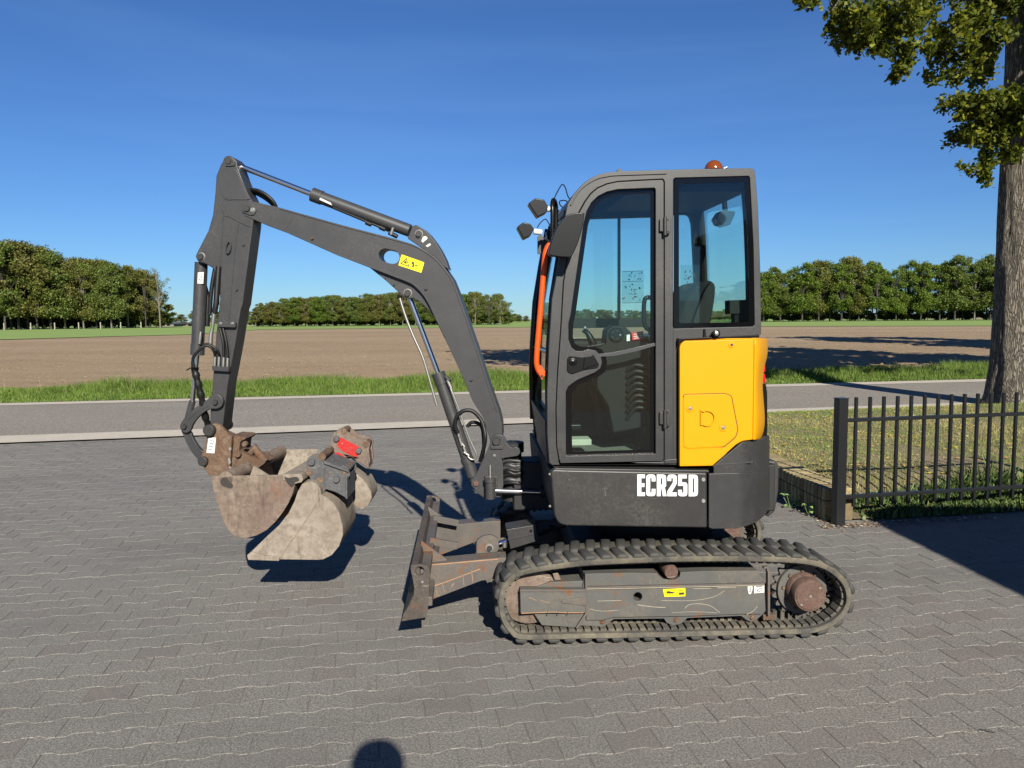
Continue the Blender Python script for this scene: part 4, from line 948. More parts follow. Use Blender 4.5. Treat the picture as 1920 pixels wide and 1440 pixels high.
# ---------------------------------------------------------------- dozer blade
def px_world(fr, px, n): return T(fr, px, n)
prof = [(771, 1058), (784, 1056), (787, 1066), (789, 1090), (790, 1110), (784, 1134), (770, 1162), (753, 1165), (757, 1150), (767, 1132), (775, 1115), (776, 1104), (774, 1088), (771, 1072)]
bl = plate('dozer_blade', MF, prof, Y0+.02, YF-.02, M['bladest'], ex, bev=.003)
endp = [(770.5, 1058), (804.5, 1059.5), (804, 1125), (800.5, 1157.5), (752, 1165), (757, 1150), (768, 1134), (776, 1117), (777, 1104), (774.5, 1088), (770, 1068)]
plate('blade_end_plate', MF, rnd(endp, [3, 8, 3, 1, 1, 1, 1, 1, 1, 1, 2]), Y0, Y0+.022, M['bladest'], ex, holes=[arc(787, 1070.5, 8.6, n=20)], bev=.003)
W_ = T(MF, rnd(endp, [3, 8, 3, 1, 1, 1, 1, 1, 1, 1, 2]), Y0); HH = T(MF, arc(787, 1070.5, 8.6, n=20), Y0)
bm = bmesh.new(); slab(bm, MF, W_, YF-.022, YF, [HH]); bevel(bmo('blade_end_plate', bm, M['bladest'], ex, 40), .003)
zt = MF.t(785, 1057, Y0); xq = zt[0]
disc('grease_smear', MF, 792, 1091, Y0, 2.6, .003, M['ring'], ex, 7)
for q, w__ in (([(807, 1059.5), (860, 1055), (934, 1048.5)], 1.8), ([(808, 1101), (850, 1086), (900, 1067)], 1.6), ([(884, 1070), (887, 1092)], 1.2), ([(868, 1078), (870, 1098)], .8), ([(830, 1096), (833, 1110)], .9), ([(846, 1100), (852, 1093)], 1.2), ([(818, 1106), (820, 1118)], .8)): ribbon('worn_edge', MF, q, Y0+.30, w__, .0015, 'rustedge', ex, 0)
def bar_between(name, a, b_, hw, hh, mat, par, hh2=None, bev=.005):
    """box section bar between two world points; hw half width, hh half height (may taper to hh2)"""
    a = Vector(a); b_ = Vector(b_); d = (b_-a).normalized(); sx = Vector((0, 0, 1)).cross(d).normalized()*hw; up_ = d.cross(sx).normalized()
    bm = bmesh.new(); hh2 = hh2 or hh; R0 = [bm.verts.new(a+sx*i+up_*hh*j) for i, j in ((-1, -1), (1, -1), (1, 1), (-1, 1))]; R1 = [bm.verts.new(b_+sx*i+up_*hh2*j) for i, j in ((-1, -1), (1, -1), (1, 1), (-1, 1))]
    for k in range(4): bm.faces.new((R0[k], R0[(k+1) % 4], R1[(k+1) % 4], R1[k]))
    bm.faces.new(R0[::-1]); bm.faces.new(R1); o = bmo(name, bm, mat, par, 40); return bevel(o, bev) if bev else o
armA = [(806, 1058), (936, 1046), (950, 1046), (950, 1085), (926, 1086), (903, 1089), (806, 1126)]
for dy in (0, .78):
    pa = T(MF, armA, Y0+.30); bm = bmesh.new(); slab(bm, MF, pa, Y0+.30+dy, Y0+.42+dy, []); bevel(bmo('blade_arm', bm, M['arm_gray'], ex, 40), .005)
    # stiffener plates from the top of the arm to the blade
    g = T(MF, [(790, 1012), (838, 1047), (836, 1052), (789, 1056)], Y0+.36); bm = bmesh.new(); slab(bm, MF, g, Y0+.34+dy, Y0+.355+dy, []); bevel(bmo('blade_gusset', bm, M['arm_gray'], ex, 40), .002)
zb = MF.t(800, 1060, Y0)[1]
boxo('blade_back_rail', (xq+.030, YC, zb-.055), (.05, 1.50, .05), M['arm_gray'], ex, .006)
boxo('blade_back_rail', (xq+.035, YC, zb-.20), (.06, 1.50, .05), M['arm_gray'], ex, .006)
for yy in (4.36, 4.86):
    zq = MF.t(800, 1060, Y0)[1]; a = Vector((xq+.03, yy, zq-.02)); bar_between('blade_strut', a, a+Vector((.16, .0, -.035)), .012, .02, M['arm_gray'], ex, bev=.002)
YB = YC-.21
# blade cylinder
c = MF.p(917.5, 1027.5, YB-.10)
plate('cylinder_bracket', MF, rnd([(893, 1014), (906, 1005), (921, 1003), (934, 1010), (936, 1030), (928, 1040), (905, 1046), (893, 1044)], 5), YB-.09, YB-.06, M['arm_gray'], ex, bev=.004)
plate('cylinder_bracket', MF, rnd([(893, 1014), (906, 1005), (921, 1003), (934, 1010), (936, 1030), (928, 1040), (905, 1046), (893, 1044)], 5), YB+.06, YB+.09, M['arm_gray'], ex, bev=.004)
boxo('cylinder_mount', (c.x-.02, YB, c.z-.06), (.12, .26, .06), M['arm_gray'], ex, .008)
disc('pin', MF, 917.5, 1027.5, YB-.09, 5.5, .018, M['pin'], ex); disc('pin_ring', MF, 917.5, 1027.5, YB-.09, 8, .008, M['ring'], ex)
e1 = MF.p(917, 1027, YB); e2 = MF.p(1010, 994, YB); dd = (e2-e1).normalized()
tube('cylinder_rod', [e1, e1+dd*.30], .020, M['chrome'], ex, 14); tube('cylinder_eye', [e1+Vector((0, -.05, 0)), e1+Vector((0, .05, 0))], .035, M['arm_gray'], ex, 18)
tube('cylinder_barrel', [e1+dd*.11, e1+dd*.55], .036, M['dark'], ex, 18)
gd = [(949, 993), (1004, 984), (1011.5, 1013.5), (957, 1030)]
plate('cylinder_guard', MF, gd, YB-.075, YB+.075, M['gray'], ex, bev=.004); ribbon('guard_fold', MF, [(952, 1012), (1008, 1000)], YB-.075, 2, .004, 'gray', ex, .001)
tube('grease_nipple', [MF.p(946, 1026, YB-.08), MF.p(946, 1017, YB-.08)], .013, M['zinc'], ex, 10)
tube('hydraulic_hose', spline([tuple(MF.p(1012, 1000, YB)), tuple(MF.p(1028, 990, YB-.05)), tuple(MF.p(1050, 986, YB))], 5), .010, M['rubber'], ex)

# ---------------------------------------------------------------- swing post and bracket
post = [(930, 814), (921, 822), (916, 839), (907, 858), (893, 889), (884, 899), (883, 910), (898, 927), (906, 933), (938, 933), (944, 910), (943, 868), (940, 860), (971, 855), (976, 849), (974, 842), (967, 837), (959, 840), (950, 830), (946, 820), (940, 815)]
plate('swing_bracket', BF, rnd(post, 2.2), -.115, -.080, M['boomgray'], ex, bev=.006)
plate('swing_bracket', BF, rnd(post, 2.2), .080, .115, M['boomgray'], ex, bev=.006)
plate('bracket_web', BF, [(915, 862), (941, 862), (943, 905), (936, 926), (905, 926), (900, 900)], -.08, .08, M['boomgray'], ex, bev=.004)
disc('pin', BF, 931, 827, -.115, 7.5, .022, M['pin'], ex); plate('pin_keeper', BF, rnd([(920, 836), (943, 836), (943, 842), (920, 842)], 1.5), -.128, -.115, M['boomgray'], ex, bev=.002)
disc('pin', BF, 893, 906, -.115, 5.5, .012, M['hub'], ex); bolt(BF, 927, 854, -.115, 2.0, ex)
a = BF.p(919, 898, -.16); tube('swing_pin', [a, a-Vector((0, 0, .12))], .030, M['boomgray'], ex, 18); tube('swing_pin_cap', [a+Vector((0, 0, .004)), a-Vector((0, 0, .018))], .036, M['boomgray'], ex, 18)
tube('grease_pipe', [BF.p(919, 872, -.13), BF.p(919, 897, -.14)], .005, M['zinc'], ex, 8)
plate('pin_bracket', BF, [(908, 892), (936, 892), (933, 905), (931, 925), (928, 905), (912, 905)], -.14, -.115, M['boomgray'], ex, bev=.003)
r0 = BF.p(926, 920, -.15); r1 = MF.p(1013, 922.5, 4.60)
tube('swing_cylinder_rod', [r0, r1], .019, M['chrome'], ex, 16); tube('swing_cylinder_eye', [r0+Vector((-.008, 0, -.032)), r0+Vector((-.008, 0, .032))], .024, M['boomgray'], ex, 16)
tube('swing_cylinder', [r1, r1+Vector((.35, .02, 0))], .033, M['dark'], ex, 18)
lathe('king_post', BF.p(962, 936, 0), (0, 0, 1), [(0, .07), (.10, .07), (.12, .055), (.30, .055), (.30, .07), (.36, .07)], M['dark'], ex, 24)
boxo('king_post_bracket', (BF.p(985, 900, 0).x+.10, 4.70, BF.p(985, 905, 0).z), (.36, .20, .30), M['dark'], ex, .01)
for k in range(10):                                   # bundle of hoses folded between bracket and body
    z0 = 864+k*4.6; rr_ = random.uniform
    tube('hydraulic_hose', spline([tuple(BF.p(938, z0+4, -.09+.02*(k % 3))), tuple(BF.p(951, z0+rr_(-1.5, 1.5)-1, -.105)), tuple(BF.p(965, z0+rr_(-1.5, 1.5)+1, -.110)), tuple(BF.p(978+rr_(-2, 2), z0+rr_(-1, 2), -.10)), tuple(BF.p(984, z0+3, -.03)), tuple(MF.p(1030, z0*.5+444, 4.74))], 5), .009+.005*((k*7) % 3)/2, M['boomgray'] if k in (0, 2, 3, 8) else M['rubber'], ex, 9)
# ---------------------------------------------------------------- boom
NB = -.075
boomp = [(455, 380), (463, 378), (476, 378), (524, 389), (640, 421.5), (730, 445), (751, 451), (773, 457.5), (795.5, 468), (818, 484), (835.5, 504), (849, 524), (860, 551), (875.5, 595.5), (895.5, 653), (916.7, 718), (936, 772.5), (941, 793), (942, 816), (938, 833), (930, 838), (921, 833), (916.5, 818), (905, 781), (886, 751.7), (865.5, 702), (846, 660), (833, 633), (813, 592), (804, 571.5), (792, 552), (773, 534), (740, 520), (695.6, 503), (632, 478.5), (538, 436.5), (505, 424.5), (476, 412), (458, 404), (453, 392)]
def slot(cx, cy, L_, r, ang, n=8):
    ca, sa = math.cos(R(ang)), math.sin(R(ang)); o = []
    for s_, a0 in ((1, -90), (-1, 90)):
        for i in range(n+1):
            a = R(a0+180*i/n); x, y = s_*L_/2*1+0, 0; q = (math.cos(a)*r, math.sin(a)*r); X, Y = x+q[0], q[1]; o.append((cx+X*ca-Y*sa, cy+X*sa+Y*ca))
    return o
boom = plate('boom', BF, boomp, NB, -NB, M['boomgray'], ex, holes=[slot(729.5, 480.5, 15, 12.5, 14)], bev=.006)
# flange lip running along the lower and upper edges (the side plates stand proud of the web plates)
plate('arm_cylinder_bracket', BF, [(764, 447), (773, 423.5), (781, 421.5), (795.5, 430), (806, 440), (818, 455.6), (827, 470), (836, 488), (842, 506), (832, 500), (818, 484), (796, 469)], -.055, .055, M['boomgray'], boom, bev=.004)
plate('boom_cylinder_bracket', BF, [(692, 501), (740, 518), (773, 533), (793, 552), (806, 574), (818, 600), (806, 585), (795, 573), (784, 564), (775, 559), (764, 560.5), (757, 557), (724.5, 527)], -.05, .05, M['boomgray'], boom, bev=.004)
pin(BF, 785.5, 438.5, -.055, 7.8, boom); pin(BF, 764.5, 549.5, -.05, 8.3, boom)
M['scratchy'] = plain('scraped_paint', (.20, .19, .18), .8, var=.3)
for u, v, m2 in ((586, 447, 'rustst'), (799, 541.5, 'boomgray'), (884, 712, 'boomgray'), (722, 522, 'pin'), (739, 534, 'pin')): bolt(BF, u, v, NB if u != 722 and u != 739 else -.05, 2.4 if u != 722 and u != 739 else 1.3, boom, m2, .014)
ribbon('weld_seam', BF, [(551, 402), (547, 410), (535, 429)], NB, 1.6, .002, 'boomgray', boom, 0); ribbon('weld_seam', BF, [(904, 781), (909, 777), (919, 769), (928, 763)], NB, 2.4, .003, 'boomgray', boom, 0)
ribbon('edge_flange', BF, spline([(632, 476.8), (695.6, 501), (740, 518), (773, 531.5), (792, 549.5), (804.5, 569), (815, 591), (835, 632)], 4), NB, 2.6, .005, 'boomgray', boom, .001)
ribbon('edge_flange', BF, spline([(524, 391), (640, 423.5), (730, 447), (751, 453), (773, 459.5), (794, 470), (816, 486), (833.5, 505.5), (846.5, 525), (857.5, 552), (873, 596), (893, 654), (914, 719), (932, 772)], 4), NB, 2.2, .004, 'boomgray', boom, .001)
# tip boss and pin
plate('boom_tip_plate', BF, rnd([(452, 392), (457, 383), (466, 380), (476, 384), (481, 395), (476, 403), (470, 404), (455, 398)], 2), NB-.008, NB, M['boomgray'], boom, bev=.002)
disc('pin', BF, 463, 391, NB-.006, 6.2, .012, M['pin'], boom); bolt(BF, 474, 394, NB-.008, 3.6, boom)
# warning sticker
stw = flat('warning_sticker', BF, rnd([(753, 477), (795.5, 492), (790, 511.5), (747, 497.5)], 1), NB-.001, 'sticky', boom, .001)
tri = [(762.5, 483), (767.5, 500.5), (750, 494.5)]
plate('print', BF, tri, NB-.0023, NB-.0018, M['ink'], stw, holes=[[(762, 486.3), (765.3, 498), (753.2, 494)]], bev=0)
for q in ([(757, 492), (760, 489), (763, 491), (761, 495)], [(761, 488), (763, 488), (763, 490)], [(773, 490), (776, 491), (777, 497), (775, 502), (772, 500), (774, 496), (771, 494)], [(778, 497), (784, 496), (784, 498), (778, 499)], [(784, 494), (787, 493.5), (786, 497)]): flat('print', BF, q, NB-.0018, 'ink', stw, .0005)
ribbon('print', BF, [(787, 495), (790, 498), (791, 503)], NB-.0018, .7, .0005, 'ink', stw, 0)
st = flat('hook_symbol', BF, [(790, 452), (793, 444), (798, 442.5), (802, 446), (800, 449), (796, 452), (793, 455)], -.0555, 'stickw', boom, .0005)
flat('hook_symbol', BF, [(798, 461), (806, 456), (808, 459), (802, 463)], -.0555, 'stickw', boom, .0005)
# arm cylinder
def cyl(a, b_, r, mat, n='cylinder_barrel', par=ex, seg=20): return tube(n, [a, b_], r, mat, par, seg)
ca_, cb = BF.p(586.5, 365, 0), BF.p(768, 432.5, 0)
ac = cyl(ca_, cb, .0385, M['boomgray'], 'arm_cylinder'); dcy = (cb-ca_).normalized(); cyl(ca_-dcy*.004, ca_+dcy*.06, .043, M['boomgray'], 'cylinder_head', ac)
cyl(BF.p(430, 304, 0), ca_+dcy*.02, .0165, M['chrome'], 'cylinder_rod', ac); 
tube('rod_eye', [BF.p(430, 303, -.04), BF.p(430, 303, .04)], .034, M['boomgray'], ac, 18); tube('barrel_eye', [BF.p(786, 439, -.045), BF.p(786, 439, .045)], .036, M['boomgray'], ac, 18)
stp = flat('lifting_label', BF, [(600, 370.5), (620, 380), (622.5, 385), (599, 374.5)], -.0385, 'stickw', ac, .001)
hose = spline([tuple(BF.p(735, 436, .03)), tuple(BF.p(718, 428, -.03)), tuple(BF.p(690, 416.5, -.035)), tuple(BF.p(655, 402, -.03)), tuple(BF.p(626, 390, -.02))], 5); tube('cylinder_pipe', hose, .008, M['rubber'], ac)
for u, v in ((691, 419), (717, 428)): tube('pipe_clip', [BF.p(u-5, v-2, -.035), BF.p(u+5, v+2.5, -.035)], .014, M['rubber'], ac, 10)
tube('hose_fitting', [BF.p(737, 427, -.04), BF.p(733, 440, -.04)], .010, M['zinc'], ac, 8); tube('hose_fitting', [BF.p(729, 436, -.03), BF.p(745, 444, -.03)], .013, M['rubber'], ac, 8)
# loop of hoses over the elbow
for k in range(4):
    pts = [(466, 356, .02), (482, 357+k, -.02+.02*k), (500, 366+k*1.5, -.03+.02*k), (514, 380+k, -.02+.02*k), (520, 395, .0)]
    tube('hydraulic_hose', spline([tuple(BF.p(u, v+k*1.2, n)) for u, v, n in pts], 5), .011, M['rubber'], ex, 8)
# boom cylinder
b0, b1 = BF.p(767, 556, 0), BF.p(887, 893, 0); db = (b1-b0).normalized(); bs = BF.p(821.5, 700, 0)
bc = cyl(bs, b1, .0375, M['boomgray'], 'boom_cylinder'); cyl(bs-db*.004, bs+db*.07, .042, M['boomgray'], 'cylinder_head', bc); cyl(b0, bs, .0165, M['chrome'], 'cylinder_rod', bc)
cyl(b1-db*.12, b1-db*.09, .041, M['boomgray'], 'barrel_band', bc)
tube('barrel_eye', [BF.p(893, 906, -.07), BF.p(893, 906, .07)], .036, M['boomgray'], bc, 18); cyl(b1-db*.02, BF.p(892, 904, 0), .030, M['boomgray'], 'barrel_end', bc)
pp_ = spline([tuple(BF.p(u, v, n)) for u, v, n in ((842, 722, -.045), (848, 736, -.05), (862, 772, -.05), (874, 806, -.05), (886, 835, -.05), (893, 850, -.05), (891, 860, -.05), (884, 861.5, -.05), (877, 856, -.05))], 5)
tube('steel_pipe', pp_, .0062, M['zinc'], bc, 8); tube('pipe_fitting', [BF.p(839, 713, -.045), BF.p(846, 728, -.045)], .011, M['zinc'], bc, 8); tube('pipe_port', [BF.p(836, 706, -.03), BF.p(843, 715, -.045)], .014, M['boomgray'], bc, 8)
for q in (((859, 812), (861, 820)), ((861.5, 821), (866, 836)), ((866, 831), (871, 838)), ((870, 848), (879, 854)), ((869, 838), (874, 850))): tube('pipe_fitting', [BF.p(*q[0], -.05), BF.p(*q[1], -.05)], .0085, M['zinc'], bc, 8)
tube('hydraulic_hose', spline([tuple(BF.p(u, v, n)) for u, v, n in ((859, 812, -.05), (853, 798, -.06), (857, 780, -.065), (870, 770, -.065), (886, 771, -.06), (900, 784, -.06), (907, 800, -.07), (910, 822, -.085), (906, 845, -.06), (900, 865, -.03))], 5), .0125, M['rubber'], bc, 9)
tube('hydraulic_hose', spline([tuple(BF.p(u, v, n)) for u, v, n in ((876, 800, .02), (884, 792, .02), (897, 794, .02), (905, 806, .02), (907, 840, .02), (903, 862, .02))], 5), .0115, M['rubber'], bc, 9)
tube('guard_rod', spline([tuple(BF.p(u, v, -.07)) for u, v in ((749, 557), (760, 592), (774, 628), (792, 668), (803, 704), (819, 760))], 4), .0085, M['zinc'], ex, 8)
disc('rod_bolt', BF, 749, 556, -.06, 4, .02, M['black'], ex, 10)

# ---------------------------------------------------------------- dipper arm
NA = -.070
armp = [(429, 293), (437, 295), (444.5, 303), (445, 310), (452, 330), (463, 358), (472.5, 378), (476, 396), (474, 424), (455, 570), (451.5, 580), (442, 640), (427, 720), (418, 798), (411, 806), (399, 802), (394, 795), (393.7, 776), (397, 734.7), (405, 623), (412, 560), (408, 522), (398, 502), (384, 494.5), (371, 491), (365.6, 481), (370, 471), (390, 432.5), (398.5, 403), (403, 361.7), (405, 330), (413, 309.6), (421, 296)]
arm = plate('dipper_arm', BF, armp, NA, -NA, M['boomgray'], ex, bev=.008)
pin(BF, 377.5, 481, NA, 7.6, arm); disc('pin', BF, 429, 302.5, NA, 6, .014, M['pin'], arm)
plate('pin_plate', BF, rnd([(421, 297), (431, 294.5), (440, 301), (440, 311), (422, 312)], 3), NA-.008, NA, M['boomgray'], arm, bev=.003)
plate('upper_side_plate', BF, spline([(412, 322), (427, 317.5), (442, 318), (452, 340), (464, 366), (468, 374), (440, 374.5), (423, 374), (415, 362), (410, 346), (410, 334)], 3, True), NA-.0045, NA+.01, M['boomgray'], arm, bev=.002)
for q in ([(418, 397), (416.5, 430), (413, 480), (411, 540), (410, 572)], [(446.5, 418), (441, 460), (437, 500), (433, 545), (428, 610)], [(421, 404), (430, 406), (440, 411), (455, 419), (470, 425)], [(418, 398), (415, 388), (408, 378), (405, 366)], [(443, 318), (453, 340), (464, 364), (473, 378)]): ribbon('weld_ridge', BF, spline(q, 4), NA, 2.0, .004, 'boomgray', arm, .001)
for u, v in ((457, 459), (444.5, 543), (426, 500)):
    if u != 426: bolt(BF, u, v, NA, 2.2, arm, 'boomgray', .012)
tube('hook_ring', [tuple(BF.p(428+4.0*math.cos(a)+3*math.sin(a)*.7, 464-11*math.sin(a)+1.5*math.cos(a), NA-.014)) for a in np.linspace(0, 2*math.pi, 20)], .0045, M['boomgray'], arm, 7)
plate('hose_bracket', BF, rnd([(408, 600), (418, 598), (422, 601), (441, 605), (441, 614), (407, 613)], 1), NA-.03, NA, M['boomgray'], arm, bev=.002)
plate('hose_bracket', BF, [(397, 686), (429, 688), (428, 697), (398, 695)], NA-.035, NA, M['boomgray'], arm, bev=.002)
for u in (414, 436): bolt(BF, u, 606.5, NA-.03, 2.2, arm)
for u, v in ((403.5, 668), (411, 668), (419.5, 670), (427, 671)): tube('hose_fitting', [BF.p(u, v, NA-.02), BF.p(u-.5, v+9, NA-.02), BF.p(u-1, v+19, NA-.02)], [.0075, .0095, .0085], M['zinc'], arm, 8)
for k, u in enumerate((419.5, 427)): tube('hydraulic_hose', spline([tuple(BF.p(*q)) for q in ((412+6*k, 615, NA-.012), (418+6*k, 640, NA-.02), (u, 668, NA-.02))], 5), .0085, M['rubber'], arm, 8)
for k, u in enumerate((403.5, 411)): tube('hydraulic_hose', spline([tuple(BF.p(*q)) for q in ((u, 668, NA-.02), (u-4, 656, NA-.04), (388, 648-3*k, NA-.05), (372, 658, NA-.06), (361.5, 675-2*k, NA-.06), (362+5*k, 700, NA-.05))], 5), .0085, M['rubber'], arm, 8)
tube('coupling', [BF.p(402, 585, NA-.03), BF.p(400, 600, NA-.03), BF.p(399, 612, NA-.03), BF.p(396, 625, NA-.03), BF.p(394, 652, NA-.03)], [.010, .013, .009, .012, .014], M['zinc'], arm, 10)
tube('hydraulic_hose', spline([tuple(BF.p(*q)) for q in ((410, 500, NA-.005), (407, 540, NA-.02), (405, 570, NA-.03), (402, 587, NA-.03))], 5), .017, M['rubber'], arm, 9)
tube('hydraulic_hose', spline([tuple(BF.p(*q)) for q in ((404, 500, NA+.03), (397, 540, NA+.02), (393, 590, NA+.02))], 5), .013, M['rubber'], arm, 9)
tube('wrapped_hoses', spline([tuple(BF.p(*q)) for q in ((365, 690, NA-.05), (368, 705, NA-.05), (374, 730, NA-.04), (380, 755, NA-.02), (386, 785, NA+.03), (393, 800, .0))], 5), [.021+.0035*math.sin(i*1.7) for i in range(26)], M['rubber'], arm, 9)
tube('cable_tie', [BF.p(350, 694, NA-.07), BF.p(357, 690, NA-.078), BF.p(373, 690, NA-.078)], .004, M['black'], arm, 6)
# bucket cylinder and linkage
c0, c1 = BF.p(377.5, 492, 0), BF.p(370, 664, 0); dc = (c1-c0).normalized()
bcy = cyl(c0, c1, .0385, M['boomgray'], 'bucket_cylinder'); cyl(c1-dc*.06, c1+dc*.005, .042, M['boomgray'], 'cylinder_head', bcy); rod_e = BF.p(349, 797, 0); cyl(c1, BF.p(361, 752, 0), .0145, M['chrome'], 'cylinder_rod', bcy); cyl(BF.p(361, 752, 0), rod_e, .020, M['boomgray'], 'rod_end', bcy)
plate('hook_sticker', BF, [(371, 511), (382, 510), (381, 532), (370, 531.5)], -.0395, -.0355, M['stickw'], bcy, bev=0)
for q in ([(373, 514), (379, 513.5), (378, 520), (373, 519)], [(373, 523), (376, 526), (378, 522)]): ribbon('print', BF, q, -.0395, 1.3, .0006, 'ink', bcy, 0)
tube('hose_fitting', [BF.p(376.5, 622, -.04), BF.p(375.5, 632, -.04), BF.p(374, 645, -.04)], [.008, .011, .009], M['zinc'], bcy, 8); tube('hydraulic_hose', [BF.p(378, 520, .045), BF.p(390, 560, .045), BF.p(388, 612, .045)], .018, M['rubber'], bcy, 8)
lk = [(403, 738), (413, 742), (418, 751), (415, 762), (405, 767), (395, 767), (383, 773), (370, 784), (361, 797), (357, 807), (349, 812), (340, 808), (337, 799), (342, 788), (353, 776), (368, 763), (384, 752), (394, 745)]
for n0 in (-.105, .078): plate('bucket_link', BF, spline(lk, 3, True), n0, n0+.027, M['boomgray'], ex, bev=.005)
ribbon('link_recess', BF, spline([(352, 785), (364, 774), (378, 765), (391, 758)], 4), -.105, 5, .003, 'scratchy' if False else 'boomgray', ex, .001)
pin(BF, 404.5, 754, -.105, 6.5, ex, False); pin(BF, 346, 799.5, -.105, 6.5, ex, False)
lk2 = [(340, 806), (356, 809), (362, 822), (372, 838), (384, 850), (390, 862), (384, 870), (376, 866), (362, 852), (351, 834), (344, 818)]
for n0 in (-.076, .05): plate('bucket_link', BF, spline(lk2, 3, True), n0, n0+.026, M['boomgray'], ex, bev=.004)
ribbon('link_ridge', BF, spline([(357, 818), (366, 833), (379, 848)], 4), -.076, 2, .004, 'boomgray', ex, .001)

# ---------------------------------------------------------------- quick coupler (rusty) and wide ditching bucket
cp = [(394, 796), (402, 793.5), (412, 797), (421, 806), (429, 816), (434, 817), (434, 830), (431, 868), (430, 893), (414, 898), (393, 893), (383, 878), (374, 866), (378, 852), (384, 836), (387, 818), (387, 804)]
for n0 in (-.125, .095): plate('coupler_plate', BF, rnd(cp, 2), n0, n0+.03, M['rustst'], ex, bev=.004)
plate('coupler_body', BF, rnd([(431, 817), (456, 819), (461, 822), (450, 829), (448, 845), (470, 856), (490, 862), (497, 868), (480, 880), (430, 894)], 2), -.085, .10, M['rustst'], ex, bev=.005)
plate('coupler_inner_plate', BF, rnd([(400, 812), (431, 826), (446, 860), (432, 893), (400, 890)], 2), -.09, .09, M['rustst'], ex, bev=.004)
lathe('coupler_pin', BF.p(395, 806, -.125), -BF.n, [(-.25, .036), (.03, .036), (.036, .030)], M['pin'], ex, 20); lathe('coupler_pin', BF.p(382.5, 864.5, -.125), -BF.n, [(-.25, .030), (.02, .030), (.026, .024)], M['pin'], ex, 20)
for u, v, r in ((414.5, 832, 5), (447, 851, 6.5), (460, 832, 5.5)): disc('coupler_bolt', BF, u, v, -.095, r, .02, M['rustst'], ex, 8); 
tube('coupler_hook', [BF.p(470, 850, -.05), BF.p(478, 840, -.05), BF.p(486, 852, -.05), BF.p(497, 866, -.05)], [.02, .028, .024, .03], M['rustst'], ex, 10)
flat('coupler_plate_label', BF, [(391, 820), (405, 820.5), (402, 850), (387, 849)], -.126, 'stickw', ex, .001)
for q in ([(394, 826), (401, 827), (399, 832), (393, 831)], [(392, 836), (399, 838)], [(391, 842), (398, 844)]): ribbon('print', BF, q, -.1275, 1.2, .0005, 'ink', ex, 0)
for q in ([(428, 840), (433, 838), (434, 843), (430, 846)], [(427, 860), (431, 858), (433, 868), (429, 871)], [(430, 874), (434, 876), (432, 883), (428, 880)]): flat('bare_paint_chip', BF, q, -.1255, 'ring', ex, .001)
NW0, NW1 = -.38, .54
wb = empty_b = None
side = [(395.5, 893), (552, 890.5), (553, 906), (549, 925), (541, 943), (530, 961), (516, 979), (500, 994), (482, 1004), (462, 1009.5), (447, 1009), (436, 1003), (425, 992), (417, 974), (408, 948), (399, 916)]
wS = T(BF, side, NW0)
bk_ = plate('ditching_bucket', BF, side, NW0, NW0+.018, M['tan'], ex, bev=.004)
bm = bmesh.new(); slab(bm, BF, wS, NW1-.018, NW1); bevel(bmo('bucket_side_plate', bm, M['tan2'], bk_, 40), .004)
shell = wS[2:]+[wS[0]]; cen_ = Vector((sum(p[0] for p in wS)/len(wS), sum(p[1] for p in wS)/len(wS)))
inn = [tuple(Vector(p)+(cen_-Vector(p)).normalized()*.016) for p in shell]
bm = bmesh.new(); slab(bm, BF, shell+inn[::-1], NW0+.018, NW1-.018); bmo('bucket_shell', bm, M['tan'], bk_, 40)
lip = T(BF, [(530, 889), (566, 888), (569, 899), (566, 904), (553, 907), (531, 900)], NW0); bm = bmesh.new(); slab(bm, BF, lip, NW0-.006, NW1+.004); bevel(bmo('cutting_edge', bm, M['tan2'], bk_, 40), .004)
flat('worn_black_patch', BF, spline([(533, 893), (545, 892), (558, 894), (562, 900), (552, 905), (545, 910), (537, 903)], 3, True), NW0-.006, 'dirtblack', bk_, .0006) if False else None
ax = BF.p(424, 897, NW0); ax2 = BF.w(BF.t(424, 897, NW0)[0], NW1, BF.t(424, 897, NW0)[1]); tube('torsion_tube', [ax, ax2], .042, M['tan'], bk_, 18)
g = T(BF, [(487, 868), (524, 892), (476, 893)], .0); bm = bmesh.new(); slab(bm, BF, g, -.10, -.08); bevel(bmo('gusset_plate', bm, M['tan2'], bk_, 40), .002)
M['dirtblack'] = plain('black_residue', (.035, .030, .026), .9, bs=.6, var=.4)
flat('dark_stain', BF, spline([(414, 898), (424, 895), (430, 902), (437, 910), (433, 916), (422, 913), (414, 908)], 3, True), NW0, 'dirtblack', bk_, .0006)
flat('dark_stain', BF, spline([(533, 894), (541, 896), (556, 894), (561, 901), (553, 905), (547, 913), (537, 903)], 3, True), NW0-.0065, 'dirtblack', bk_, .0006)

